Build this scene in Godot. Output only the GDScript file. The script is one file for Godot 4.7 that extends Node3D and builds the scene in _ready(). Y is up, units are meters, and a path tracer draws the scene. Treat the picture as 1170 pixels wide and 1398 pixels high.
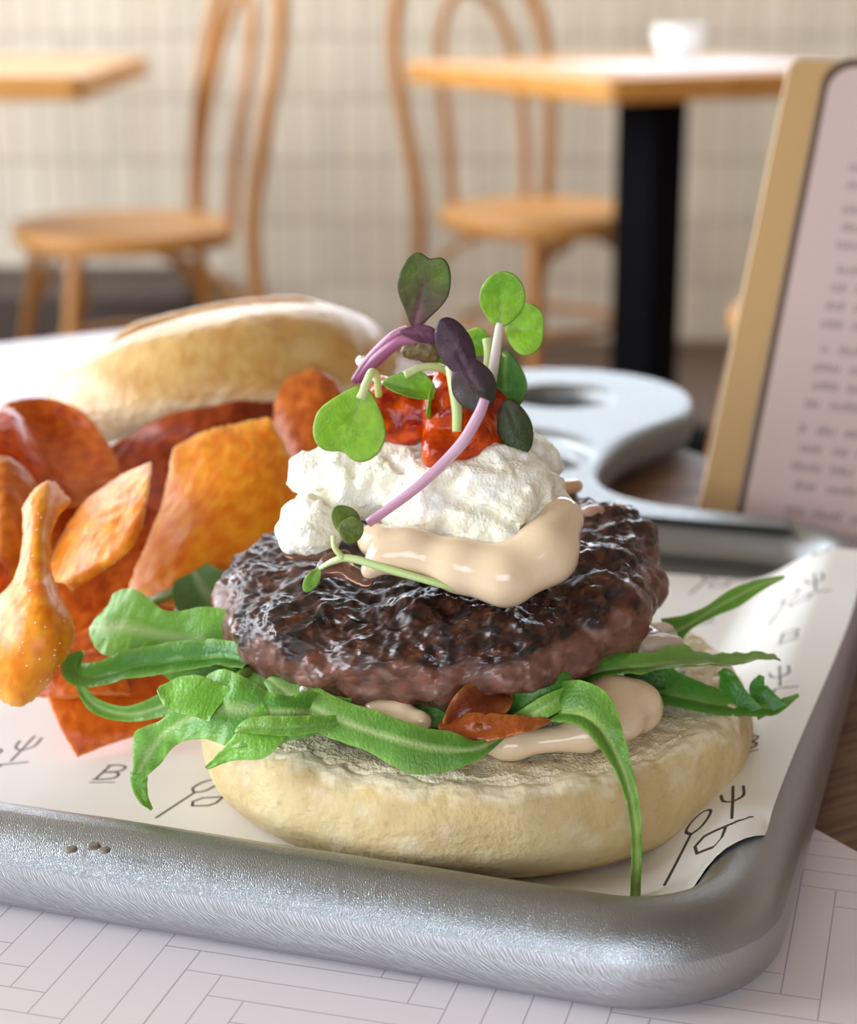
extends Node3D
# A burger on a cast metal tray in a cafe. Units are metres, y is up, the table top is at y = 0.75.

const TABLE_Y := 0.75
const U_AXIS := Vector3(0.951, 0, 0.309)      # along the tray's front edge
const V_AXIS := Vector3(0.309, 0, -0.951)     # from the tray's front edge to its handle
const A_AXIS := Vector3(0.848, 0, -0.530)     # along the far edge of the table
const B_AXIS := Vector3(0.530, 0, 0.848)      # along the right edge of the table

var rng := RandomNumberGenerator.new()
var n_soft := FastNoiseLite.new()
var n_mid := FastNoiseLite.new()
var n_fine := FastNoiseLite.new()
var n_cell := FastNoiseLite.new()
var n_ridge := FastNoiseLite.new()
var used_names := {}
var M := {}


# ---------------------------------------------------------------- geometry collector
class Geo:
	var v := PackedVector3Array()
	var i := PackedInt32Array()
	var c := PackedColorArray()
	var uv := PackedVector2Array()

	func ring_grid(nu: int, nv: int, wrap_v: bool, first: int, flip: bool) -> void:
		var last := nv if wrap_v else nv - 1
		for a in nu - 1:
			for b in last:
				var p := first + a * nv + b
				var q := first + a * nv + (b + 1) % nv
				var r := p + nv
				var s := q + nv
				if flip:
					i.append_array([p, r, q, q, r, s])
				else:
					i.append_array([p, q, r, q, s, r])

	func volume_from(at: int) -> float:
		var t := 0.0
		var o := v[i[at]] if i.size() > at else Vector3.ZERO
		for k in range(at, i.size(), 3):
			t += (v[i[k]] - o).dot((v[i[k + 1]] - o).cross(v[i[k + 2]] - o))
		return t

	func close_outward(at: int) -> void:   # clockwise fronts: the signed volume of an outward surface is negative
		if volume_from(at) > 0.0:
			for k in range(at, i.size(), 3):
				var t := i[k + 1]
				i[k + 1] = i[k + 2]
				i[k + 2] = t

	func surface(shift: Vector3, smooth := true) -> Array:
		var out := []
		out.resize(Mesh.ARRAY_MAX)
		var pos := PackedVector3Array()
		var nor := PackedVector3Array()
		if smooth:
			nor.resize(v.size())
			for k in range(0, i.size(), 3):
				var a := v[i[k]]
				var n := (v[i[k + 2]] - a).cross(v[i[k + 1]] - a)
				nor[i[k]] += n
				nor[i[k + 1]] += n
				nor[i[k + 2]] += n
			pos.resize(v.size())
			for k in v.size():
				nor[k] = nor[k].normalized() if nor[k].length_squared() > 1e-30 else Vector3.UP
				pos[k] = v[k] - shift
			out[Mesh.ARRAY_INDEX] = i
			if c.size() == v.size():
				out[Mesh.ARRAY_COLOR] = c
			if uv.size() == v.size():
				out[Mesh.ARRAY_TEX_UV] = uv
		else:
			var cc := PackedColorArray()
			var uu := PackedVector2Array()
			for k in range(0, i.size(), 3):
				var n := (v[i[k + 2]] - v[i[k]]).cross(v[i[k + 1]] - v[i[k]]).normalized()
				for j in 3:
					pos.append(v[i[k + j]] - shift)
					nor.append(n)
					if c.size() == v.size():
						cc.append(c[i[k + j]])
					if uv.size() == v.size():
						uu.append(uv[i[k + j]])
			if cc.size():
				out[Mesh.ARRAY_COLOR] = cc
			if uu.size():
				out[Mesh.ARRAY_TEX_UV] = uu
		out[Mesh.ARRAY_VERTEX] = pos
		out[Mesh.ARRAY_NORMAL] = nor
		return out

	func lowest() -> Vector3:
		var lo := Vector3.INF
		var hi := -Vector3.INF
		for p in v:
			lo = lo.min(p)
			hi = hi.max(p)
		return Vector3((lo.x + hi.x) / 2, lo.y, (lo.z + hi.z) / 2)


func lin(r: float, g: float, b: float) -> Color:      # sRGB 0..255 to the linear values that vertex colours take
	return Color(r / 255.0, g / 255.0, b / 255.0).srgb_to_linear()


func numbered(called: String) -> String:
	if not used_names.has(called):
		used_names[called] = 0
		return called
	used_names[called] += 1
	return "%s_%03d" % [called, used_names[called]]


func tag(o: Node, label: String, category: String, group := "") -> Node:
	o.set_meta("label", label)
	o.set_meta("category", category)
	if group:
		o.set_meta("group", group)
	return o


func thing(called: String, at: Vector3, label: String, category: String, group := "") -> Node3D:
	var o := Node3D.new()
	o.name = numbered(called)
	o.position = at
	add_child(o, true)
	tag(o, label, category, group)
	return o


func origin_of(o: Node) -> Vector3:
	var p := Vector3.ZERO
	while o is Node3D and o != self:
		p += o.position
		o = o.get_parent()
	return p


# commits a Geo as one named mesh; g is in world coordinates, at the mesh's own base point
func obj(called: String, g: Geo, mat: Material, parent: Node = null, smooth := true) -> MeshInstance3D:
	var o := MeshInstance3D.new()
	var up := parent if parent else self
	var base := g.lowest()
	if parent == null:
		o.name = numbered(called)
	else:
		o.name = called
		var k := 0
		while parent.has_node(NodePath(o.name)):
			k += 1
			o.name = "%s_%03d" % [called, k]
	var am := ArrayMesh.new()
	am.add_surface_from_arrays(Mesh.PRIMITIVE_TRIANGLES, g.surface(base, smooth))
	am.surface_set_material(0, mat)
	o.mesh = am
	up.add_child(o, true)
	o.position = base - (origin_of(parent) if parent else Vector3.ZERO)
	return o


func single(called: String, g: Geo, mat: Material, label: String, category: String, group := "", smooth := true) -> MeshInstance3D:
	var o := obj(called, g, mat, null, smooth)
	tag(o, label, category, group)
	return o


func struct(called: String, g: Geo, mat: Material, smooth := false) -> MeshInstance3D:
	var o := obj(called, g, mat, null, smooth)
	o.set_meta("kind", "structure")
	return o


# ---------------------------------------------------------------- shapes
func cat(p: Array, t: float) -> Variant:     # Catmull-Rom through a list of floats, vectors or colours, t from 0 to 1
	var n := p.size() - 1
	var x := clampf(t, 0.0, 1.0) * n
	var k := mini(int(x), n - 1)
	var f := x - k
	var p1 = p[k]
	var p2 = p[k + 1]
	var p0 = p[k - 1] if k > 0 else p1 * 2.0 - p2
	var p3 = p[k + 2] if k + 2 <= n else p2 * 2.0 - p1
	return (p1 * 2.0 + (p2 - p0) * f + (p0 * 2.0 - p1 * 5.0 + p2 * 4.0 - p3) * (f * f) + (p1 * 3.0 - p0 - p2 * 3.0 + p3) * (f * f * f)) * 0.5


func lerps(p: Array, t: float) -> Variant:
	var n := p.size() - 1
	var x := clampf(t, 0.0, 1.0) * n
	var k := mini(int(x), n - 1)
	return p[k] + (p[k + 1] - p[k]) * (x - k)


func tube(g: Geo, pts: Array, radii: Array, sides := 10, steps := 32, cols: Array = [], closed := false) -> void:
	var first := g.v.size()
	var at := g.i.size()
	var side := Vector3.ZERO
	for a in steps + 1:
		var t := float(a) / steps
		var p: Vector3 = cat(pts, t)
		var d: Vector3 = (cat(pts, minf(t + 0.004, 1.0)) - cat(pts, maxf(t - 0.004, 0.0))).normalized()
		if side == Vector3.ZERO:
			side = d.cross(Vector3.UP if absf(d.y) < 0.9 else Vector3.RIGHT).normalized()
		side = (side - d * side.dot(d)).normalized()
		var up := side.cross(d)
		var r: float = lerps(radii, t)
		if not closed and (a == 0 or a == steps):
			for b in sides:
				g.v.append(p)
				if cols.size(): g.c.append(lerps(cols, t))
			if a == steps:
				continue
		if not closed and a == 0:
			pass
		for b in sides:
			var w := TAU * b / sides
			g.v.append(p + (side * cos(w) + up * sin(w)) * r)
			if cols.size(): g.c.append(lerps(cols, t))
		if not closed and a == steps - 1:
			var pe: Vector3 = cat(pts, 1.0)
			var re: float = lerps(radii, 1.0)
			for b in sides:
				var w := TAU * b / sides
				g.v.append(pe + (side * cos(w) + up * sin(w)) * re)
				if cols.size(): g.c.append(lerps(cols, 1.0))
	var rows := (g.v.size() - first) / sides
	g.ring_grid(rows, sides, true, first, false)
	g.close_outward(at)


func box(g: Geo, lo: Vector3, hi: Vector3, bevel := 0.0) -> void:      # a box; with a bevel its edges are chamfered
	slab(g, [Vector2(lo.x, lo.z), Vector2(hi.x, lo.z), Vector2(hi.x, hi.z), Vector2(lo.x, hi.z)], lo.y, hi.y, bevel)


func slab(g: Geo, outline: Array, y0: float, y1: float, bevel := 0.0, uv_scale := 0.0) -> void:   # an upright prism over an outline (x, z), chamfered at top and bottom
	var at := g.i.size()
	var n := outline.size()
	var area := 0.0
	for k in n:
		area += outline[k].cross(outline[(k + 1) % n])
	var levels := [[y0, bevel], [y0 + bevel, 0.0], [y1 - bevel, 0.0], [y1, bevel]] if bevel > 0.0 else [[y0, 0.0], [y1, 0.0]]
	var first := g.v.size()
	for l in levels:
		for k in n:
			var p: Vector2 = outline[k]
			var e0: Vector2 = (p - outline[(k + n - 1) % n]).normalized()
			var e1: Vector2 = (outline[(k + 1) % n] - p).normalized()
			var nrm := (Vector2(-e0.y, e0.x) + Vector2(-e1.y, e1.x)).normalized() * signf(area)
			var stretch := 1.0 / maxf(0.3, nrm.dot(Vector2(-e0.y, e0.x) * signf(area)))
			p += nrm * l[1] * stretch
			g.v.append(Vector3(p.x, l[0], p.y))
			if uv_scale > 0.0: g.uv.append(p * uv_scale)
	for l in levels.size() - 1:
		for k in n:
			var p := first + l * n + k
			var q := first + l * n + (k + 1) % n
			g.i.append_array([p, q, p + n, q, q + n, p + n])
	var flat := PackedVector2Array()
	for k in n:
		flat.append(Vector2(g.v[first + (levels.size() - 1) * n + k].x, g.v[first + (levels.size() - 1) * n + k].z))
	var tri := Geometry2D.triangulate_polygon(flat)
	var top := first + (levels.size() - 1) * n
	# the side quads above wind one way round; find which way the caps must wind
	var side_sign := signf(area)
	for k in range(0, tri.size(), 3):
		var a := tri[k]
		var b := tri[k + 1]
		var c := tri[k + 2]
		var s := signf((flat[b] - flat[a]).cross(flat[c] - flat[a])) * side_sign
		if s > 0.0:
			g.i.append_array([top + a, top + c, top + b, first + a, first + b, first + c])
			g.i.append_array([])
		else:
			g.i.append_array([top + a, top + b, top + c, first + a, first + c, first + b])
	# the caps are wound as an area > 0 prism with sides p, q, p+n; check and repair against the volume
	fix_caps(g, at, (levels.size() - 1) * n * 6)
	g.close_outward(at)


func fix_caps(g: Geo, at: int, side_count: int) -> void:
	# top caps must agree with the sides: compare the sides' outward sense with the cap normals
	var centre := Vector3.ZERO
	for k in range(at, at + side_count):
		centre += g.v[g.i[k]]
	centre /= side_count
	var sides := 0.0
	for k in range(at, at + side_count, 3):
		var a := g.v[g.i[k]] - centre
		sides += a.dot((g.v[g.i[k + 1]] - centre).cross(g.v[g.i[k + 2]] - centre))
	var caps := 0.0
	for k in range(at + side_count, g.i.size(), 3):
		var a := g.v[g.i[k]] - centre
		caps += a.dot((g.v[g.i[k + 1]] - centre).cross(g.v[g.i[k + 2]] - centre))
	if sides * caps < 0.0:
		for k in range(at + side_count, g.i.size(), 3):
			var t := g.i[k + 1]
			g.i[k + 1] = g.i[k + 2]
			g.i[k + 2] = t


func rounded_rect(centre: Vector2, ax: Vector2, ay: Vector2, hx: float, hy: float, r: float, steps := 6) -> Array:
	var out := []
	for q in 4:
		var sx := [1, -1, -1, 1][q] as int
		var sy := [1, 1, -1, -1][q] as int
		for k in steps + 1:
			var w := PI / 2 * (q + float(k) / steps)
			out.append(centre + ax * (sx * (hx - r) + cos(w) * r) + ay * (sy * (hy - r) + sin(w) * r))
	return out


# a thin leaf-like shell along a spine: half widths to the left and right, the way its face looks (ups), fold and ruffle
func leaf(g: Geo, spine: Array, left: Array, right: Array, ups: Array, o := {}) -> void:
	var nu: int = o.get("steps", 56)
	var nt: int = o.get("across", 9)
	var thick: float = o.get("thick", 0.00045)
	var wide: float = o.get("wide", 1.2)
	var fold: float = o.get("fold", 0.25)
	var ruffle: float = o.get("ruffle", 0.0006)
	var ca: Color = o.get("base", lin(60, 120, 25))
	var cb: Color = o.get("tip", ca)
	var rib: Color = o.get("rib", lin(150, 180, 90))
	var rib_w: float = o.get("rib_width", 0.075)
	var edge: Color = o.get("edge", ca)
	var vein: float = o.get("vein", 0.35)
	var seed_at := Vector3(spine[0]) * 300.0
	var first := g.v.size()
	var at := g.i.size()
	var ring := nt * 2
	for a in nu + 1:
		var t := float(a) / nu
		var p: Vector3 = cat(spine, t)
		var d: Vector3 = (cat(spine, minf(t + 0.01, 1.0)) - cat(spine, maxf(t - 0.01, 0.0))).normalized()
		var up: Vector3 = lerps(ups, t)
		var side := d.cross(up).normalized()
		var n := side.cross(d).normalized()
		var wl := maxf(0.00008, cat(left, t) * wide)
		var wr := maxf(0.00008, cat(right, t) * wide)
		for half in 2:
			for b in nt:
				var x := -1.0 + 2.0 * b / (nt - 1)
				if half == 1: x = -x
				var w := wl if x < 0.0 else wr
				var q := p + side * x * w + n * (fold * absf(x) * w)
				var lift := n_mid.get_noise_3dv(q * 1.6 + seed_at) * ruffle * absf(x) + n_soft.get_noise_3dv(q * 2.0 + seed_at) * ruffle
				var bump := 0.0003 * exp(-pow(x * w / 0.0007, 2.0)) * (1.0 if rib_w > 0.0 else 0.0)
				var th := thick * (1.0 - 0.75 * pow(absf(x), 6.0)) * (0.5 if half == 0 else -0.5)
				g.v.append(q + n * (lift + th - bump))
				var c := ca.lerp(cb, t)
				c = c.lerp(edge, pow(absf(x), 5.0) * 0.8)
				var dark := 0.5 + 0.5 * n_mid.get_noise_3dv(q * 4.0)
				c = c * (0.86 + 0.28 * dark)
				if rib_w > 0.0:
					c = c.lerp(rib, clampf(1.35 - absf(x * w) / (rib_w * 0.006), 0.0, 1.0) * 0.85)
					var vv := absf(fposmod(t * 9.0 + absf(x) * -1.1, 1.0) - 0.5) * 2.0
					c = c.lerp(rib, vein * clampf((vv - 0.86) * 8.0, 0.0, 1.0) * (1.0 - absf(x)) * 0.5)
				c.a = 1.0
				g.c.append(c)
	g.ring_grid(nu + 1, ring, true, first, false)
	g.close_outward(at)


# a curved sheet with thickness through a net of control points
func sheet(g: Geo, net: Array, o := {}) -> void:
	var nu: int = o.get("nu", 44)
	var nv: int = o.get("nv", 44)
	var thick: float = o.get("thick", 0.0016)
	var wobble: float = o.get("wobble", 0.00045)
	var ca: Color = o.get("color", lin(214, 120, 24))
	var cb: Color = o.get("color2", lin(190, 80, 10))
	var rimc: Color = o.get("rim", lin(226, 150, 60))
	var ragged: float = o.get("ragged", 0.03)
	var round_off: float = o.get("round", 0.0)
	var first := g.v.size()
	var at := g.i.size()
	var top := []
	var nrm := []
	for a in nu + 1:
		for b in nv + 1:
			var s := float(a) / nu
			var t := float(b) / nv
			if round_off > 0.0:      # square to disc, so that the corners of the net are rounded off
				var x := s * 2 - 1
				var y := t * 2 - 1
				var dx := x * sqrt(1.0 - y * y * 0.5)
				var dy := y * sqrt(1.0 - x * x * 0.5)
				s = lerpf(s, dx * 0.5 + 0.5, round_off)
				t = lerpf(t, dy * 0.5 + 0.5, round_off)
			var e := maxf(absf(s * 2 - 1), absf(t * 2 - 1))
			var j := n_mid.get_noise_3d(s * 30.0 + net[0][0].x * 900.0, t * 30.0, 3.0) * ragged * pow(e, 4.0)
			s = clampf(s + j, -0.05, 1.05)
			t = clampf(t + j, -0.05, 1.05)
			var rows := []
			for row in net:
				rows.append(cat(row, t))
			top.append(cat(rows, s))
	var w := nv + 1
	for a in nu + 1:
		for b in w:
			var du: Vector3 = top[mini(a + 1, nu) * w + b] - top[maxi(a - 1, 0) * w + b]
			var dv: Vector3 = top[a * w + mini(b + 1, nv)] - top[a * w + maxi(b - 1, 0)]
			nrm.append(du.cross(dv).normalized())
	for half in 2:
		for a in nu + 1:
			for b in w:
				var p: Vector3 = top[a * w + b]
				var n: Vector3 = nrm[a * w + b]
				var e := maxf(absf(2.0 * a / nu - 1), absf(2.0 * b / nv - 1))
				var th := thick * (1.0 - 0.8 * pow(e, 10.0)) * (0.5 if half == 0 else -0.5)
				var d := n_mid.get_noise_3dv(p * 0.9) * wobble + n_fine.get_noise_3dv(p * 0.7) * wobble * 0.22
				g.v.append(p + n * (th + d))
				var m := clampf(0.5 + n_mid.get_noise_3dv(p * 1.3) * 1.1 + n_fine.get_noise_3dv(p * 0.6) * 0.35, 0.0, 1.0)
				var c := ca.lerp(cb, m)
				c = c.lerp(rimc, pow(e, 14.0) * 0.55)
				g.c.append(c)
	var half_n := (nu + 1) * w
	for a in nu:
		for b in nv:
			var p := first + a * w + b
			g.i.append_array([p, p + 1, p + w, p + 1, p + w + 1, p + w])
			var q := p + half_n
			g.i.append_array([q, q + w, q + 1, q + 1, q + w, q + w + 1])
	var border := []
	for b in nv: border.append(b)
	for a in nu: border.append(a * w + nv)
	for b in nv: border.append(nu * w + nv - b)
	for a in nu: border.append((nu - a) * w)
	for k in border.size():
		var p: int = first + border[k]
		var q: int = first + border[(k + 1) % border.size()]
		g.i.append_array([p, p + half_n, q, q, p + half_n, q + half_n])
	g.close_outward(at)


# a turned and displaced solid: profile of (radius, height) from the bottom pole to the top pole
func turned(g: Geo, profile: Array, nu: int, nv: int, place: Callable) -> void:
	var first := g.v.size()
	var at := g.i.size()
	for a in nu + 1:
		var t := float(a) / nu
		var p: Vector2 = cat(profile, t)
		for b in nv:
			var w := TAU * b / nv
			place.call(g, t, w, Vector3(cos(w) * maxf(p.x, 0.0), p.y, sin(w) * maxf(p.x, 0.0)))
	g.ring_grid(nu + 1, nv, true, first, false)
	g.close_outward(at)


func smin(a: float, b: float, k: float) -> float:
	var h := maxf(k - absf(a - b), 0.0) / k
	return minf(a, b) - h * h * k * 0.25


func capsules(prims: Array, p: Vector3, k: float) -> float:      # [a, b, radius at a, radius at b], joined by a smooth minimum
	var d := 1.0
	for q in prims:
		var a: Vector3 = q[0]
		var ba: Vector3 = q[1] - a
		var l := ba.length_squared()
		var h := clampf((p - a).dot(ba) / l, 0.0, 1.0) if l > 1e-12 else 0.0
		d = smin(d, (p - a - ba * h).length() - lerpf(q[2], q[3], h), k)
	return d


# surface nets of a distance field over a box; only blocks near the surface are visited
func nets(g: Geo, lo: Vector3, hi: Vector3, cell: float, field: Callable, slack: float, tint: Callable) -> void:
	var n := Vector3i(((hi - lo) / cell).ceil()) + Vector3i.ONE
	var val := PackedFloat32Array()
	val.resize(n.x * n.y * n.z)
	val.fill(1.0)
	var bs := 4
	var reach := cell * bs * 0.9 + slack
	for bz in range(0, n.z, bs):
		for by in range(0, n.y, bs):
			for bx in range(0, n.x, bs):
				var mid := lo + Vector3(bx + bs * 0.5, by + bs * 0.5, bz + bs * 0.5) * cell
				var dm: float = field.call(mid)
				var near := absf(dm) < reach + cell * bs
				for z in range(bz, mini(bz + bs, n.z)):
					for y in range(by, mini(by + bs, n.y)):
						for x in range(bx, mini(bx + bs, n.x)):
							val[x + n.x * (y + n.y * z)] = field.call(lo + Vector3(x, y, z) * cell) if near else dm
	var index := {}
	var first := g.v.size()
	var at := g.i.size()
	var corner := [Vector3i(0, 0, 0), Vector3i(1, 0, 0), Vector3i(0, 1, 0), Vector3i(1, 1, 0), Vector3i(0, 0, 1), Vector3i(1, 0, 1), Vector3i(0, 1, 1), Vector3i(1, 1, 1)]
	var off := []
	for c in corner:
		off.append(c.x + n.x * (c.y + n.y * c.z))
	var edges := [[0, 1], [2, 3], [4, 5], [6, 7], [0, 2], [1, 3], [4, 6], [5, 7], [0, 4], [1, 5], [2, 6], [3, 7]]
	for z in n.z - 1:
		for y in n.y - 1:
			for x in n.x - 1:
				var k0 := x + n.x * (y + n.y * z)
				var inside := 0
				for c in 8:
					if val[k0 + off[c]] < 0.0: inside += 1
				if inside == 0 or inside == 8:
					continue
				var s := Vector3.ZERO
				var m := 0
				for e in edges:
					var va := val[k0 + off[e[0]]]
					var vb := val[k0 + off[e[1]]]
					if (va < 0.0) != (vb < 0.0):
						s += Vector3(corner[e[0]]).lerp(Vector3(corner[e[1]]), va / (va - vb))
						m += 1
				index[k0] = g.v.size()
				var p := lo + (Vector3(x, y, z) + s / m) * cell
				g.v.append(p)
				g.c.append(tint.call(p))
	var steps := [1, n.x, n.x * n.y]
	for k0 in index:
		for axis in 3:
			var va := val[k0]
			var vb := val[k0 + steps[axis]]
			if (va < 0.0) == (vb < 0.0):
				continue
			var su: int = steps[(axis + 1) % 3]
			var sv: int = steps[(axis + 2) % 3]
			if not (index.has(k0 - su) and index.has(k0 - sv) and index.has(k0 - su - sv)):
				continue
			var a: int = index[k0]
			var b: int = index[k0 - su]
			var c: int = index[k0 - su - sv]
			var d: int = index[k0 - sv]
			if va < 0.0:
				g.i.append_array([a, b, c, a, c, d])
			else:
				g.i.append_array([a, c, b, a, d, c])
	g.close_outward(at)


func bounds(prims: Array, pad: float) -> Array:
	var lo := Vector3.INF
	var hi := -Vector3.INF
	for q in prims:
		for k in 2:
			lo = lo.min(q[k] - Vector3.ONE * q[2 + k])
			hi = hi.max(q[k] + Vector3.ONE * q[2 + k])
	return [lo - Vector3.ONE * pad, hi + Vector3.ONE * pad]


func blob(g: Geo, prims: Array, k: float, cell: float, tint: Callable, rough = null, slack := 0.0) -> void:
	var b := bounds(prims, k * 0.5 + slack + cell * 2)
	var field := func(p: Vector3) -> float:
		var d := capsules(prims, p, k)
		return d + rough.call(p) if rough != null and absf(d) < 0.006 else d
	nets(g, b[0], b[1], cell, field, slack, tint)


# ---------------------------------------------------------------- materials and textures
func noise_tex(kind: int, freq: float, octaves: int, size: int, seed_value: int, normal := false, strength := 4.0, ramp: Array = []) -> NoiseTexture2D:
	var n := FastNoiseLite.new()
	n.noise_type = kind
	n.frequency = freq
	n.fractal_octaves = octaves
	n.seed = seed_value
	if kind == FastNoiseLite.TYPE_CELLULAR:
		n.cellular_return_type = FastNoiseLite.RETURN_DISTANCE
	var t := NoiseTexture2D.new()
	t.width = size
	t.height = size
	t.seamless = true
	t.noise = n
	t.as_normal_map = normal
	t.bump_strength = strength
	if ramp.size():
		var r := Gradient.new()
		r.offsets = PackedFloat32Array(ramp[0])
		r.colors = PackedColorArray(ramp[1])
		t.color_ramp = r
	return t


func mat(called: String, color: Color, rough: float, o := {}) -> StandardMaterial3D:
	var m := StandardMaterial3D.new()
	m.resource_name = called
	m.albedo_color = color
	m.roughness = rough
	for k in o:
		m.set(k, o[k])
	M[called] = m
	return m


func relief(m: StandardMaterial3D, t: Texture2D, cm: float, scale: float) -> void:      # fine relief of that many centimetres; the picture repeats every 1 / scale metres
	m.heightmap_enabled = true
	m.heightmap_texture = t
	m.heightmap_scale = cm
	m.uv1_triplanar = true
	m.uv1_scale = Vector3.ONE * scale


func stroke(im: Image, a: Vector2, b: Vector2, w: float, ink: Color) -> void:
	var lo := (a.min(b) - Vector2.ONE * (w + 2)).floor()
	var hi := (a.max(b) + Vector2.ONE * (w + 2)).ceil()
	var ba := b - a
	for y in range(maxi(int(lo.y), 0), mini(int(hi.y), im.get_height())):
		for x in range(maxi(int(lo.x), 0), mini(int(hi.x), im.get_width())):
			var p := Vector2(x, y)
			var h := clampf((p - a).dot(ba) / maxf(ba.length_squared(), 1e-6), 0.0, 1.0)
			var k := clampf(w * 0.5 + 0.5 - (p - a - ba * h).length(), 0.0, 1.0)
			if k > 0.0:
				im.set_pixel(x, y, im.get_pixel(x, y).lerp(ink, k))


func wood_image(w: int, h: int, seed_value: int, light: Color, dark: Color, rings: float) -> ImageTexture:
	var n := FastNoiseLite.new()
	n.seed = seed_value
	n.frequency = 1.0
	n.fractal_octaves = 4
	var im := Image.create(w, h, false, Image.FORMAT_RGB8)
	for y in h:
		for x in w:
			var u := float(x) / w
			var v := float(y) / h
			# a wide soft figure, then streaks along the grain
			var warp := n.get_noise_2d(u * 1.5, v * 4.0)
			var r := absf(fposmod(v * rings + warp * 2.6, 1.0) - 0.5) * 2.0
			var streak := n.get_noise_2d(u * 7.0 + 9.0, v * 150.0)
			var k := clampf(0.42 * r + 0.35 + streak * 0.55 + warp * 0.25, 0.0, 1.0)
			im.set_pixel(x, y, light.lerp(dark, k))
	return ImageTexture.create_from_image(im)


# ---------------------------------------------------------------- places
func tw(u: float, v: float, y: float) -> Vector3:        # tray coordinates in centimetres, y above the table top
	return U_AXIS * (u * 0.01) + V_AXIS * (v * 0.01) + Vector3(0, TABLE_Y + y * 0.01, 0)


func uv_of(p: Vector3) -> Vector2:                        # the same, backwards
	return Vector2(p.dot(U_AXIS), p.dot(V_AXIS)) * 100.0


func cm(x: float, y: float, z: float) -> Vector3:        # centimetres from below the camera, y above the table top
	return Vector3(x * 0.01, TABLE_Y + y * 0.01, z * 0.01)


# ---------------------------------------------------------------- the scene
func _ready() -> void:
	rng.seed = 20
	set_up_view()
	set_up_noise()
	set_up_materials()
	build_room()
	build_furniture()
	build_table()
	build_menu()
	build_tray()
	build_paper()
	build_chips()
	build_top_bun()
	build_bottom_bun()
	build_sauces()
	build_rocket()
	build_patty()
	build_toppings()
	build_microgreens()
	build_crumbs()


func set_up_view() -> void:
	var cam := Camera3D.new()
	cam.name = "camera"
	var lens := CameraAttributesPhysical.new()
	lens.frustum_focal_length = 42.92
	lens.exposure_aperture = 10.5
	lens.frustum_focus_distance = 0.332
	lens.frustum_near = 0.05
	lens.frustum_far = 60.0
	cam.attributes = lens
	add_child(cam)
	cam.position = Vector3(0, TABLE_Y + 0.17, 0)
	cam.rotation_degrees = Vector3(-16.468, 0, 0)
	cam.current = true

	var sky_mat := ProceduralSkyMaterial.new()
	sky_mat.sky_top_color = Color(0.62, 0.74, 0.92)
	sky_mat.sky_horizon_color = Color(0.90, 0.93, 0.96)
	sky_mat.ground_bottom_color = Color(0.42, 0.41, 0.39)
	sky_mat.ground_horizon_color = Color(0.62, 0.62, 0.60)
	sky_mat.sky_energy_multiplier = 1.0
	var sky := Sky.new()
	sky.sky_material = sky_mat
	var env := Environment.new()
	env.background_mode = Environment.BG_SKY
	env.sky = sky
	env.background_energy_multiplier = 3.2
	env.tonemap_mode = Environment.TONE_MAPPER_LINEAR
	env.tonemap_exposure = 0.90
	env.sdfgi_enabled = true
	env.ssao_enabled = true
	env.ssil_enabled = true
	var we := WorldEnvironment.new()
	we.name = "world_environment"
	we.environment = env
	add_child(we)

	# daylight through the windows: the band above the back wall and the big ones in the left wall
	area("daylight_back_window", Vector3(-0.2, 1.95, -4.52), Vector3(0, 0, 1), Vector2(5.2, 1.3), 15.0, Color(0.93, 0.97, 1.0))
	area("daylight_front_window", Vector3(-0.9, 1.65, 3.52), Vector3(0, 0, -1), Vector2(3.4, 1.6), 7.0, Color(0.96, 0.98, 1.0))
	area("daylight_side_window", Vector3(-2.92, 1.65, -1.5), Vector3(1, 0, 0), Vector2(4.6, 1.7), 26.0, Color(0.96, 0.98, 1.0))


func area(called: String, at: Vector3, towards: Vector3, size: Vector2, energy: float, color: Color) -> void:
	var l := AreaLight3D.new()
	l.name = called
	l.area_size = size
	l.area_normalize_energy = true
	l.light_energy = energy
	l.light_color = color
	l.area_range = 12.0
	l.area_attenuation = 2.0
	l.shadow_enabled = true
	add_child(l)
	l.position = at
	l.look_at_from_position(at, at + towards, Vector3.UP if absf(towards.y) < 0.9 else Vector3.RIGHT)


func set_up_noise() -> void:
	for a in [[n_soft, 45.0, 2, 3], [n_mid, 160.0, 3, 5], [n_fine, 900.0, 2, 7]]:
		var n: FastNoiseLite = a[0]
		n.noise_type = FastNoiseLite.TYPE_SIMPLEX_SMOOTH
		n.frequency = a[1]
		n.fractal_octaves = a[2]
		n.seed = a[3]
	n_cell.noise_type = FastNoiseLite.TYPE_CELLULAR
	n_cell.cellular_return_type = FastNoiseLite.RETURN_DISTANCE
	n_cell.frequency = 170.0
	n_cell.fractal_type = FastNoiseLite.FRACTAL_NONE
	n_cell.seed = 11
	n_ridge.noise_type = FastNoiseLite.TYPE_SIMPLEX_SMOOTH
	n_ridge.fractal_type = FastNoiseLite.FRACTAL_RIDGED
	n_ridge.frequency = 120.0
	n_ridge.fractal_octaves = 3
	n_ridge.seed = 13


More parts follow.
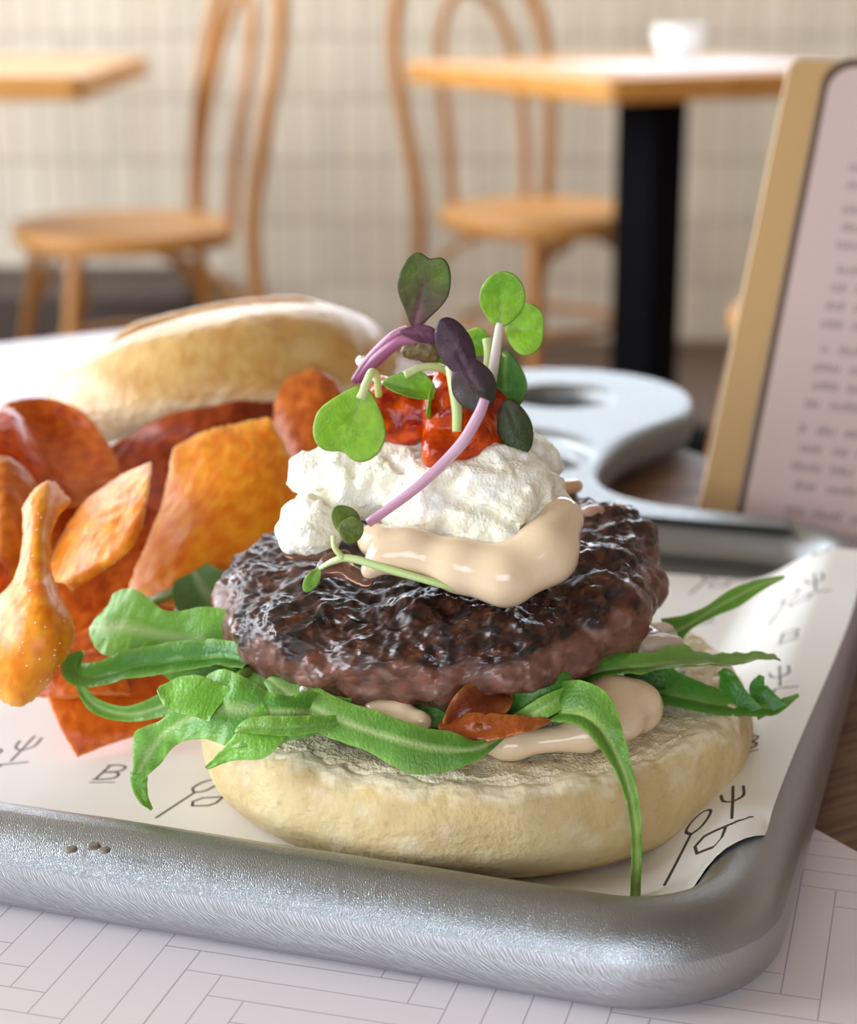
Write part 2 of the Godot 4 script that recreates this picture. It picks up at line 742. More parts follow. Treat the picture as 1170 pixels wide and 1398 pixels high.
func set_up_materials() -> void:
	var S := FastNoiseLite.TYPE_SIMPLEX_SMOOTH
	var C := FastNoiseLite.TYPE_CELLULAR
	var grain := noise_tex(S, 0.035, 4, 512, 21)
	var speck := noise_tex(S, 0.16, 3, 512, 22)
	var pores := noise_tex(C, 0.05, 3, 512, 23)
	var vc := {"vertex_color_use_as_albedo": true}
	# metals
	var m := mat("cast_metal", Color(0.64, 0.66, 0.67), 0.36, {"metallic": 1.0})
	relief(m, speck, 0.011, 42.0)
	m.roughness_texture = noise_tex(S, 0.02, 3, 256, 24, false, 4.0, [[0.0, 1.0], [Color(0.75, 0.75, 0.75), Color(1, 1, 1)]])
	m.roughness = 0.40
	m = mat("cast_metal_smooth", Color(0.58, 0.59, 0.59), 0.50, {"metallic": 1.0})
	relief(m, speck, 0.012, 30.0)
	m = mat("brushed_metal", Color(0.70, 0.70, 0.71), 0.42, {"metallic": 1.0})
	m.heightmap_enabled = true
	m.heightmap_texture = noise_tex(S, 0.05, 4, 512, 25)
	m.heightmap_scale = 0.009
	mat("rust_spot", Color8(122, 112, 98), 0.6)
	mat("salt", Color8(250, 246, 238), 0.3)
	# wood
	var beech := wood_image(512, 512, 31, Color8(224, 168, 88), Color8(188, 122, 46), 7.0)
	m = mat("beech", Color(1, 1, 1), 0.38, {"albedo_texture": beech, "uv1_triplanar": true, "uv1_scale": Vector3(2.2, 2.2, 2.2)})
	m = mat("bent_wood", Color8(184, 124, 54), 0.35)
	m = mat("seat_wood", Color8(206, 146, 76), 0.4)
	var oak := wood_image(1024, 512, 33, Color8(172, 138, 112), Color8(92, 64, 48), 5.0)
	m = mat("weathered_oak", Color(1, 1, 1), 0.62, {"albedo_texture": oak})
	m.heightmap_enabled = true
	m.heightmap_texture = oak
	m.heightmap_scale = 0.05
	m = mat("board_wood", Color8(164, 130, 82), 0.55)
	mat("dark_edge", Color8(74, 52, 28), 0.5)
	mat("black_iron", Color8(7, 7, 11), 0.75, {"metallic_specular": 0.2})
	mat("shade_brown", Color8(70, 56, 48), 0.7)  # dark tone standing for the shade behind the left chair
	# room
	mat("plaster", Color8(158, 142, 124), 0.9)
	m = mat("wall_tile", Color(1, 1, 1), 0.7, vc)
	mat("floor", Color8(104, 84, 70), 0.6)
	mat("window_frame", Color8(60, 58, 56), 0.5)
	mat("pane", Color(1, 1, 1, 0.04), 0.02, {"transparency": BaseMaterial3D.TRANSPARENCY_ALPHA})
	mat("ceramic", Color8(244, 246, 244), 0.15)
	# paper
	m = mat("page", Color(1, 1, 1), 0.7, {"albedo_texture": menu_image()})
	m = mat("mat_paper", Color(1, 1, 1), 0.55, {"albedo_texture": herringbone_image()})
	m = mat("deli_paper", Color(1, 1, 1), 0.62, {"albedo_texture": paper_image(), "backlight_enabled": true, "backlight": Color(0.25, 0.25, 0.25)})
	# food
	m = mat("crust", Color(1, 1, 1), 0.55, vc)
	relief(m, pores, 0.022, 26.0)
	m = mat("glazed_crust", Color(1, 1, 1), 0.4, vc)
	relief(m, grain, 0.03, 14.0)
	m = mat("crumb", Color(1, 1, 1), 0.85, vc)
	relief(m, pores, 0.05, 52.0)
	m = mat("meat", Color(1, 1, 1), 0.62, vc)
	relief(m, noise_tex(C, 0.022, 1, 512, 41), 0.018, 26.0)
	m.roughness_texture = noise_tex(S, 0.022, 3, 256, 42, false, 4.0, [[0.0, 0.42, 0.6, 1.0], [Color(0.25, 0.25, 0.25), Color(0.4, 0.4, 0.4), Color(0.85, 0.85, 0.85), Color(1, 1, 1)]])
	m.metallic_specular = 0.55
	m = mat("chip", Color(1, 1, 1), 0.40, vc)
	relief(m, noise_tex(C, 0.035, 2, 512, 43), 0.012, 34.0)
	m.metallic_specular = 0.45
	m.backlight_enabled = true
	m.backlight = Color(0.5, 0.46, 0.42)
	m = mat("leaf", Color(1, 1, 1), 0.36, vc)
	relief(m, grain, 0.018, 60.0)
	m.backlight_enabled = true
	m.backlight = Color(0.55, 0.55, 0.5)
	m = mat("tender_leaf", Color(1, 1, 1), 0.45, vc)
	relief(m, grain, 0.012, 70.0)
	m.backlight_enabled = true
	m.backlight = Color(0.8, 0.8, 0.75)
	m = mat("tender_stem", Color(1, 1, 1), 0.35, vc)
	m.subsurf_scatter_enabled = true
	m.subsurf_scatter_strength = 0.08
	m = mat("cheese", Color(1, 1, 1), 0.62, vc)
	relief(m, grain, 0.03, 60.0)
	m.subsurf_scatter_enabled = true
	m.subsurf_scatter_strength = 0.06
	m = mat("sauce", Color(1, 1, 1), 0.2, vc)
	m.clearcoat_enabled = true
	m.clearcoat = 0.5
	m.clearcoat_roughness = 0.08
	m = mat("relish", Color(1, 1, 1), 0.2, vc)
	relief(m, grain, 0.012, 50.0)
	m.backlight_enabled = true
	m.backlight = Color(0.4, 0.3, 0.25)
	m.clearcoat_enabled = true
	m.clearcoat = 0.15
	m.clearcoat_roughness = 0.08
	m.metallic_specular = 0.4
	m = mat("juice", Color8(150, 110, 92, 90), 0.06, {"refraction_enabled": true, "refraction_scale": 0.035})


# the printed sheets
func herringbone_image() -> ImageTexture:
	var side := 1152
	var cells := 12
	var unit := float(side) / cells
	var im := Image.create(side, side, false, Image.FORMAT_RGB8)
	var paper := Color8(236, 230, 234)
	var ink := Color8(176, 168, 178)
	im.fill(paper)
	for i in cells:
		for j in cells:
			var d := posmod(i - j, cells)
			var x0 := i * unit
			var y0 := j * unit
			var a := Vector2(x0, y0)
			if d < 6:
				stroke(im, a, a + Vector2(unit, 0), 3.2, ink)
				if d == 0: stroke(im, a, a + Vector2(0, unit), 3.2, ink)
			else:
				stroke(im, a, a + Vector2(0, unit), 3.2, ink)
				if d == 11: stroke(im, a, a + Vector2(unit, 0), 3.2, ink)
	for k in side:      # the strokes along the border run on at the other side
		for w in 2:
			im.set_pixel(side - 1 - w, k, im.get_pixel(side - 1 - w, k).lerp(im.get_pixel(w, k), 0.9))
			im.set_pixel(k, side - 1 - w, im.get_pixel(k, side - 1 - w).lerp(im.get_pixel(k, w), 0.9))
	return ImageTexture.create_from_image(im)


const PAPER_U := Vector2(-27.2, -2.9)
const PAPER_V := Vector2(28.6, 48.2)

func paper_image() -> ImageTexture:
	var per := 84.0
	var w := int((PAPER_U.y - PAPER_U.x) * per)
	var h := int((PAPER_V.y - PAPER_V.x) * per)
	var im := Image.create(w, h, false, Image.FORMAT_RGB8)
	im.fill(Color8(243, 242, 236))
	var ink := Color8(62, 56, 50)
	# strokes in centimetres, x to the right and y away: spoon, fork and knife
	var spoon := [[-1.12, -1.34], [-0.50, -0.18]]
	var bowl := [[-0.50, -0.18], [-0.56, 0.02], [-0.42, 0.28], [-0.20, 0.44], [-0.07, 0.36], [-0.12, 0.14], [-0.30, -0.10], [-0.50, -0.18]]
	var fork := [[0.25, -0.19], [0.36, 0.41], [0.48, 1.12]]
	var tines := [[0.21, 0.86], [0.20, 0.52], [0.32, 0.38], [0.46, 0.44], [0.60, 0.62], [0.66, 1.02]]
	var knife := [[0.62, -0.25], [0.11, -0.38], [-0.29, -0.43], [-0.48, -0.60], [-0.47, -0.80], [-0.14, -0.79], [0.00, -0.66], [0.11, -0.38]]
	var letter := [[-0.22, -0.32], [-0.02, 0.34]]
	var upper_bowl := [[-0.06, 0.35], [0.16, 0.37], [0.31, 0.29], [0.28, 0.13], [0.12, 0.03], [-0.10, 0.02]]
	var lower_bowl := [[-0.10, 0.02], [0.12, 0.03], [0.23, -0.08], [0.18, -0.24], [0.02, -0.32], [-0.26, -0.33]]
	var under := [[-0.30, -0.48], [0.20, -0.47]]
	var spacing_u := 2.55
	var col := 0
	for cu in range(0, 10):
		var u := -4.55 - spacing_u * cu
		for cv in range(-1, 7):
			var v := 31.5 + 3.35 * cv
			var icon := (cu + cv) % 2 == 0
			var lines := [spoon, bowl, fork, tines, knife] if icon else [letter, upper_bowl, lower_bowl, under]
			for l in lines:
				var curve := []
				for q in l:
					curve.append(Vector2(q[0], q[1]))
				var bent: bool = l != knife and l.size() > 3
				var steps: int = (l.size() - 1) * (5 if bent else 1)
				for k in steps:
					var qa: Vector2 = cat(curve, float(k) / steps) if bent else curve[k]
					var qb: Vector2 = cat(curve, float(k + 1) / steps) if bent else curve[k + 1]
					var a := paper_px(u, v, qa, per, h)
					var b := paper_px(u, v, qb, per, h)
					stroke(im, a, b, 4.6 if l != under else 3.0, ink)
	return ImageTexture.create_from_image(im)


func paper_px(u: float, v: float, q: Vector2, per: float, h: int) -> Vector2:
	var uu: float = u + 0.951 * q.x - 0.309 * q.y
	var vv: float = v + 0.309 * q.x + 0.951 * q.y
	return Vector2((uu - PAPER_U.x) * per, (PAPER_V.y - vv) * per)


func menu_image() -> ImageTexture:
	var im := Image.create(640, 900, false, Image.FORMAT_RGB8)
	im.fill(Color8(176, 153, 147))
	var r := RandomNumberGenerator.new()
	r.seed = 4
	var y := 190.0
	while y < 880.0:
		var x := 70.0 + r.randf_range(0.0, 14.0)
		var stop := r.randf_range(430.0, 600.0)
		while x < stop:
			var wd := r.randf_range(18.0, 62.0)
			for k in int(wd / 7.0):
				stroke(im, Vector2(x + k * 7.0, y), Vector2(x + k * 7.0 + r.randf_range(-1.0, 3.0), y - r.randf_range(8.0, 14.0)), 3.4, Color8(112, 100, 98))
			x += wd + 12.0
		y += 33.0 if r.randf() < 0.78 else 45.0
	return ImageTexture.create_from_image(im)


# ---------------------------------------------------------------- the setting
func build_room() -> void:
	var g := Geo.new()
	box(g, Vector3(-3.2, -0.1, -4.8), Vector3(3.0, 0, 3.8))
	struct("floor", g, M.floor)
	g = Geo.new()
	box(g, Vector3(-3.2, 2.9, -4.8), Vector3(3.0, 3.0, 3.8))
	struct("ceiling", g, M.plaster)
	# back wall: solid and tiled up to the sill, a band of windows over it
	g = Geo.new()
	box(g, Vector3(-3.2, 0, -4.8), Vector3(3.0, 1.22, -4.6))
	box(g, Vector3(-3.2, 2.65, -4.8), Vector3(3.0, 2.9, -4.6))
	box(g, Vector3(-3.2, 1.22, -4.8), Vector3(-2.85, 2.65, -4.6))
	box(g, Vector3(2.45, 1.22, -4.8), Vector3(3.0, 2.65, -4.6))
	var wall := struct("wall_back", g, M.plaster)
	# narrow upright tiles in courses; out of focus, so they are joined
	g = Geo.new()
	var tones := [lin(228, 217, 196), lin(225, 213, 192), lin(231, 221, 200), lin(222, 212, 192)]
	for row in 8:
		var y0 := 0.02 + row * 0.15
		for k in 60:
			var x0 := -1.7 + k * 0.057
			var at := g.v.size()
			box(g, Vector3(x0, y0, -4.602), Vector3(x0 + 0.054, y0 + 0.146, -4.592 + rng.randf_range(-0.001, 0.001)), 0.0015)
			var c: Color = tones[rng.randi() % 4]
			for q in g.v.size() - at:
				g.c.append(c)
	var tiles := obj("wall_tile", g, M.wall_tile, wall, false)
	tiles.set_meta("kind", "stuff")
	# left wall with two wide windows, right wall and the wall behind the camera
	g = Geo.new()
	box(g, Vector3(-3.2, 0, -4.6), Vector3(-3.0, 0.72, 3.8))
	box(g, Vector3(-3.2, 2.6, -4.6), Vector3(-3.0, 2.9, 3.8))
	for z in [[-4.6, -3.9], [-1.6, -1.4], [0.9, 3.8]]:
		box(g, Vector3(-3.2, 0.72, z[0]), Vector3(-3.0, 2.6, z[1]))
	struct("wall_left", g, M.plaster)
	g = Geo.new()
	box(g, Vector3(2.8, 0, -4.6), Vector3(3.0, 2.9, 3.8))
	struct("wall_right", g, M.plaster)
	g = Geo.new()
	box(g, Vector3(-3.0, 0, 3.6), Vector3(2.8, 0.72, 3.8))
	box(g, Vector3(-3.0, 2.5, 3.6), Vector3(2.8, 2.9, 3.8))
	box(g, Vector3(-3.0, 0.72, 3.6), Vector3(-2.5, 2.5, 3.8))
	box(g, Vector3(0.5, 0.72, 3.6), Vector3(2.8, 2.5, 3.8))
	struct("wall_front", g, M.plaster)
	var n := 1
	for w in [[Vector3(-2.85, 1.22, -4.72), Vector3(2.45, 2.65, -4.68)], [Vector3(-3.12, 0.72, -3.9), Vector3(-3.08, 2.6, -1.6)], [Vector3(-3.12, 0.72, -1.4), Vector3(-3.08, 2.6, 0.9)], [Vector3(-2.5, 0.72, 3.68), Vector3(0.5, 2.5, 3.72)]]:
		g = Geo.new()
		var lo: Vector3 = w[0]
		var hi: Vector3 = w[1]
		var across := Vector3(1, 0, 0) if hi.x - lo.x > 1.0 else Vector3(0, 0, 1)
		var span := (hi - lo).dot(across)
		for k in 4:
			var c := lo + across * (span - 0.05) * k / 3.0
			box(g, c, c + across * 0.05 + (hi - lo) * (Vector3.ONE - across))
		for y in [lo.y, hi.y - 0.05]:
			box(g, Vector3(lo.x, y, lo.z), Vector3(hi.x, y + 0.05, hi.z))
		var win := struct("window_%d" % n, g, M.window_frame)
		g = Geo.new()
		var mid := (lo + hi) / 2
		var half := (hi - lo) / 2
		var thin := Vector3(half.x, half.y, 0.003) if across.x > 0.5 else Vector3(0.003, half.y, half.z)
		box(g, mid - thin, mid + thin)
		obj("pane", g, M.pane, win, false)
		n += 1


func build_furniture() -> void:
	cafe_table(Vector3(-0.965, 0, -3.55), 0.0, 0.76, "wooden cafe table beside the left chair, cut off by the picture's left edge")
	cafe_table(Vector3(0.428, 0, -3.58), deg_to_rad(30.0), 0.70, "square wooden cafe table on a black post with a white bowl on it")
	var paper := Geo.new()
	slab(paper, rounded_rect(Vector2(0.50, -3.55), Vector2(0.866, -0.5), Vector2(-0.5, -0.866), 0.22, 0.16, 0.004, 1), TABLE_Y + 0.0005, TABLE_Y + 0.0015)
	single("paper_placemat", paper, mat("plain_paper", Color8(236, 222, 222), 0.6), "plain pale paper placemat lying on the square table in the background", "placemat", "", false)
	# a white bowl with a foot and a rim
	var g := Geo.new()
	turned(g, [Vector2(0, 0.0), Vector2(0.022, 0.0), Vector2(0.026, 0.004), Vector2(0.042, 0.020), Vector2(0.050, 0.045), Vector2(0.050, 0.062), Vector2(0.047, 0.062), Vector2(0.043, 0.042), Vector2(0.030, 0.016), Vector2(0, 0.010)], 40, 40,
		func(gg, _t, _w, p): gg.v.append(p + Vector3(0.49, TABLE_Y + 0.0016, -3.70)))
	single("bowl", g, M.ceramic, "small white round bowl standing on the background table", "bowl")
	var proto := bentwood_chair("light bentwood chair with an empty seat facing the left table")
	proto.position = Vector3(-0.60, 0, -3.62)
	proto.rotation.y = atan2(-0.90, 0.42)
	for s in [[Vector3(0.245, 0, -3.84), Vector3(0.60, 0, 0.80), "light bentwood chair tucked behind the square table with the black post"],
			[Vector3(0.66, 0, -2.62), Vector3(-0.93, 0, 0.36), "bentwood chair mostly hidden behind the menu, only a seat corner and leg showing"]]:
		var c := proto.duplicate() as Node3D
		c.name = numbered("bentwood_chair")
		add_child(c)
		c.position = s[0]
		c.rotation.y = atan2(s[1].x, s[1].z)
		c.set_meta("label", s[2])
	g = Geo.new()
	box(g, Vector3(-1.5, 0, -4.58), Vector3(-0.56, 0.21, -4.15), 0.01)  # added box; its dark colour fills in the shade under the left chair
	single("shade_box", g, M.shade_brown, "long low dark box added to stand for the shade behind the left chair", "box", "", false)


func cafe_table(at: Vector3, turn: float, size: float, label: String) -> void:
	var t := thing("cafe_table", at, label, "table", "cafe tables in the background")
	t.rotation.y = turn
	var g := Geo.new()
	slab(g, rounded_rect(Vector2.ZERO, Vector2(1, 0), Vector2(0, 1), size / 2, size / 2, 0.02, 4), 0.708, TABLE_Y, 0.004)
	part_at(t, "table_top", g, M.beech)
	g = Geo.new()
	slab(g, rounded_rect(Vector2.ZERO, Vector2(0.966, -0.259), Vector2(0.259, 0.966), 0.05, 0.05, 0.008, 3), 0.03, 0.700)
	part_at(t, "post", g, M.black_iron)
	g = Geo.new()
	box(g, Vector3(-0.16, 0.698, -0.16), Vector3(0.16, 0.707, 0.16), 0.002)
	part_at(t, "top_plate", g, M.black_iron)
	g = Geo.new()
	slab(g, rounded_rect(Vector2.ZERO, Vector2(1, 0), Vector2(0, 1), 0.145, 0.145, 0.03, 4), 0.0, 0.03, 0.006)
	part_at(t, "base_plate", g, M.black_iron)


func part_at(root: Node3D, called: String, g: Geo, m: Material, smooth := false) -> MeshInstance3D:      # a part whose Geo is in the thing's own coordinates
	var o := MeshInstance3D.new()
	o.name = called
	var k := 0
	while root.has_node(NodePath(o.name)):
		k += 1
		o.name = "%s_%03d" % [called, k]
	var base := g.lowest()
	var am := ArrayMesh.new()
	am.add_surface_from_arrays(Mesh.PRIMITIVE_TRIANGLES, g.surface(base, smooth))
	am.surface_set_material(0, m)
	o.mesh = am
	root.add_child(o, true)
	o.position = base
	return o


func bentwood_chair(label: String) -> Node3D:
	var t := thing("bentwood_chair", Vector3.ZERO, label, "chair", "bentwood chairs in the background")
	var g := Geo.new()
	turned(g, [Vector2(0, 0.405), Vector2(0.18, 0.405), Vector2(0.205, 0.408), Vector2(0.213, 0.420), Vector2(0.213, 0.436), Vector2(0.205, 0.445), Vector2(0.17, 0.443), Vector2(0.10, 0.436), Vector2(0, 0.434)], 30, 48,
		func(gg, _t, w, p): gg.v.append(Vector3(p.x * (1.0 + 0.05 * pow(absf(sin(2.0 * w)), 2.0)), p.y, p.z * (1.0 + 0.05 * pow(absf(sin(2.0 * w)), 2.0)))))
	part_at(t, "seat", g, M.seat_wood, true)
	g = Geo.new()
	tube(g, [Vector3(-0.19, 0, -0.27), Vector3(-0.175, 0.22, -0.225), Vector3(-0.178, 0.44, -0.205), Vector3(-0.200, 0.62, -0.225), Vector3(-0.205, 0.78, -0.255), Vector3(-0.15, 0.91, -0.28), Vector3(0, 0.965, -0.288),
		Vector3(0.15, 0.91, -0.28), Vector3(0.205, 0.78, -0.255), Vector3(0.200, 0.62, -0.225), Vector3(0.178, 0.44, -0.205), Vector3(0.175, 0.22, -0.225), Vector3(0.19, 0, -0.27)], [0.0145], 12, 96)
	part_at(t, "back_hoop", g, M.bent_wood, true)
	g = Geo.new()
	tube(g, [Vector3(-0.10, 0.43, -0.185), Vector3(-0.105, 0.60, -0.205), Vector3(-0.10, 0.75, -0.235), Vector3(-0.06, 0.85, -0.26), Vector3(0, 0.88, -0.265), Vector3(0.06, 0.85, -0.26), Vector3(0.10, 0.75, -0.235), Vector3(0.105, 0.60, -0.205), Vector3(0.10, 0.43, -0.185)], [0.011], 12, 64)
	part_at(t, "inner_hoop", g, M.bent_wood, true)
	for s in [-1, 1]:
		g = Geo.new()
		tube(g, [Vector3(s * 0.185, 0, 0.20), Vector3(s * 0.168, 0.22, 0.165), Vector3(s * 0.145, 0.415, 0.135)], [0.0105, 0.0135, 0.0155], 12, 24)
		part_at(t, "leg", g, M.bent_wood, true)
		g = Geo.new()
		tube(g, [Vector3(s * 0.166, 0.26, 0.155), Vector3(s * 0.13, 0.34, 0.12), Vector3(s * 0.04, 0.395, 0.13)], [0.008], 10, 24)
		part_at(t, "brace", g, M.bent_wood, true)
		g = Geo.new()
		tube(g, [Vector3(s * 0.174, 0.27, -0.21), Vector3(s * 0.15, 0.36, -0.12), Vector3(s * 0.13, 0.40, -0.03)], [0.008], 10, 24)
		part_at(t, "brace", g, M.bent_wood, true)
	g = Geo.new()
	var ring := []
	for k in 25:
		ring.append(Vector3(cos(TAU * k / 24) * 0.165, 0.205, sin(TAU * k / 24) * 0.165 - 0.02))
	tube(g, ring, [0.009], 10, 72)
	part_at(t, "leg_ring", g, M.bent_wood, true)
	return t


func build_table() -> void:
	# our table: boards along its far edge, a frame under them and four legs
	var corner := Vector3(-0.065, 0, -0.915)
	var centre := corner - A_AXIS * 0.40 + B_AXIS * 0.40
	var t := thing("dining_table", Vector3(centre.x, 0, centre.z), "weathered brown wooden table of boards under the placemats and the metal tray", "table")
	var board := 0.10
	for k in 8:
		var g := Geo.new()
		var b0 := k * board + 0.0006
		var b1 := (k + 1) * board - 0.0006
		var pts := []
		for q in [[0.0, b0], [0.0, b1], [-0.80, b1], [-0.80, b0]]:
			var p: Vector3 = corner + A_AXIS * q[0] + B_AXIS * q[1]
			pts.append(Vector2(p.x, p.z))
		slab(g, pts, TABLE_Y - 0.03, TABLE_Y, 0.0012)
		for p in g.v:
			var d := p - corner
			g.uv.append(Vector2(d.dot(A_AXIS) * 2.2 + k * 0.37, d.dot(B_AXIS) * 2.2 + k * 0.21))
		obj("plank", g, M.weathered_oak, t, false)
	var fr := Geo.new()
	for e in [[-0.06, 0.06, -0.03, 0.74], [-0.77, 0.06, -0.74, 0.74], [-0.74, 0.06, -0.06, 0.09], [-0.74, 0.71, -0.06, 0.74]]:
		var pts := []
		for q in [[e[0], e[1]], [e[2], e[1]], [e[2], e[3]], [e[0], e[3]]]:
			var p: Vector3 = corner + A_AXIS * q[0] + B_AXIS * q[1]
			pts.append(Vector2(p.x, p.z))
		slab(fr, pts, TABLE_Y - 0.10, TABLE_Y - 0.03)
	obj("apron", fr, M.dark_edge, t, false)
	for q in [[-0.06, 0.09], [-0.74, 0.09], [-0.06, 0.71], [-0.74, 0.71]]:
		var g := Geo.new()
		var p: Vector3 = corner + A_AXIS * q[0] + B_AXIS * q[1]
		slab(g, rounded_rect(Vector2(p.x, p.z), Vector2(0.848, -0.53), Vector2(0.53, 0.848), 0.025, 0.025, 0.004, 3), 0.0, TABLE_Y - 0.03)
		obj("leg", g, M.dark_edge, t, false)
	placemat(Vector3(0.0776, 0.7500, -0.3464) - B_AXIS * 0.06, 0.42, 0.34, "printed paper placemat with a herringbone pattern under the front of the tray")
	placemat(Vector3(-0.1488, 0.7500, -0.8890) - Vector3(0, 0, 0.0), 0.42, 0.30, "white paper placemat at the far side of the table behind the sweet potato chips")


func placemat(corner: Vector3, wide: float, deep: float, label: String) -> void:
	var g := Geo.new()
	var pts := []
	for q in [[0.0, 0.0], [0.0, deep], [-wide, deep], [-wide, 0.0]]:
		var p: Vector3 = corner + A_AXIS * q[0] + B_AXIS * q[1]
		pts.append(Vector2(p.x, p.z))
	slab(g, pts, TABLE_Y + 0.0002, TABLE_Y + 0.0005)
	var ax := Vector3(0.9625, 0, 0.2714)
	var ay := Vector3(-0.2714, 0, 0.9625)
	var o: Vector3 = Vector3(-0.0411, 0.7500, -0.2943)
	for p in g.v:
		g.uv.append(Vector2((p - o).dot(ax), (p - o).dot(ay)) / (0.0068 * 12.0) + Vector2(0.0, 0.0))
	single("placemat", g, M.mat_paper, label, "placemat", "paper placemats on the dining table", false)


func build_menu() -> void:
	var yaw := deg_to_rad(27.0)
	var lean := deg_to_rad(29.0)
	var o: Vector3 = Vector3(0.0818, 0.7500, -0.5453) + Vector3(0, 0.001, 0)
	var r := Vector3(cos(yaw), 0, sin(yaw))
	var u := Vector3(sin(lean) * sin(yaw), cos(lean), -sin(lean) * cos(yaw))
	var n := r.cross(u).normalized()
	var t := thing("menu", o, "wooden menu board with a printed page leaning behind the tray at the right", "menu")
	var g := Geo.new()
	plate(g, o, r, u, n, 0.0, 0.17, 0.0, 0.162, 0.004, -0.010, 0.0, 0.001)
	obj("board", g, M.board_wood, t, false)
	g = Geo.new()
	plate(g, o, r, u, n, 0.0135, 0.17, 0.0, 0.1605, 0.009, 0.0002, 0.0042, 0.0006)
	obj("page_holder", g, M.dark_edge, t, false)
	g = Geo.new()
	plate(g, o, r, u, n, 0.0165, 0.167, 0.002, 0.157, 0.008, 0.0043, 0.0049, 0.0)
	for p in g.v:
		var d := p - o
		g.uv.append(Vector2((d.dot(r) - 0.0165) / 0.11, 1.0 - d.dot(u) / 0.162))
	obj("page", g, M.page, t, false)


# a plate in a tilted plane: from x0 to x1 along r, y0 to y1 along u, corners rounded, thickness along n
func plate(g: Geo, o: Vector3, r: Vector3, u: Vector3, n: Vector3, x0: float, x1: float, y0: float, y1: float, rad: float, z0: float, z1: float, bevel: float) -> void:
	var at := g.v.size()
	slab(g, rounded_rect(Vector2((x0 + x1) / 2, (y0 + y1) / 2), Vector2(1, 0), Vector2(0, 1), (x1 - x0) / 2, (y1 - y0) / 2, rad, 8), z0, z1, bevel)
	var first := 0
	for k in range(at, g.v.size()):
		var p := g.v[k]
		g.v[k] = o + r * p.x + u * p.z + n * p.y
	g.close_outward(first)


# ---------------------------------------------------------------- the tray and its paper
const TRAY_U := Vector2(-28.6, -2.95)
const TRAY_V := Vector2(26.75, 51.9)

const TOP_PROFILE := [[0.05, 1.08], [0.12, 1.30], [0.27, 1.54], [0.48, 1.72], [0.72, 1.82], [0.96, 1.83], [1.20, 1.75], [1.40, 1.60], [1.56, 1.38], [1.70, 1.12], [1.84, 0.93], [2.04, 0.84], [2.3, 0.80], [6.0, 0.80], [12.0, 0.80]]      # inset from the outline and height, outside to inside

func tray_path(inset: float, corner: float) -> Array:       # outline of the tray, moved inwards, in tray centimetres
	var out := []
	var c := Vector2((TRAY_U.x + TRAY_U.y) / 2, (TRAY_V.x + TRAY_V.y) / 2)
	var hx := (TRAY_U.y - TRAY_U.x) / 2
	var hy := (TRAY_V.y - TRAY_V.x) / 2
	var inner := Vector2(hx - corner, hy - corner)
	var r := maxf(corner - inset, 0.0)
	var pull := maxf(inset - corner, 0.0)
	for q in 4:
		var s := Vector2([1, -1, -1, 1][q], [1, 1, -1, -1][q])
		var at := c + s * (inner - Vector2(pull, pull))
		for k in 15:
			var w := PI / 2 * (q + k / 14.0)
			out.append(at + Vector2(cos(w), sin(w)) * r)
		var s2 := Vector2([-1, -1, 1, 1][q], [1, -1, -1, 1][q])
		var w2 := PI / 2 * (q + 1)
		var a: Vector2 = out[-1]
		var b := c + s2 * (inner - Vector2(pull, pull)) + Vector2(cos(w2), sin(w2)) * r
		for k in range(1, 30):
			out.append(a.lerp(b, k / 30.0))
	return out


func sweep(g: Geo, rows: Array, uvs := false) -> void:
	var at := g.i.size()
	var first := g.v.size()
	var n := 0
	var along := 0.0
	for row in rows:
		var path := tray_path(row[0], 2.9)
		n = path.size()
		along = 0.0
		for k in n:
			var p: Vector2 = path[k]
			if k > 0: along += p.distance_to(path[k - 1])
			var w := tw(p.x, p.y, row[1])
			g.v.append(w + Vector3(0, n_soft.get_noise_3dv(w) * 0.0002, 0))
			if uvs: g.uv.append(Vector2((along * 0.6 + row[1]) * 1.25, (along - row[1] * 0.6) * 0.06))
	g.ring_grid(rows.size(), n, true, first, false)


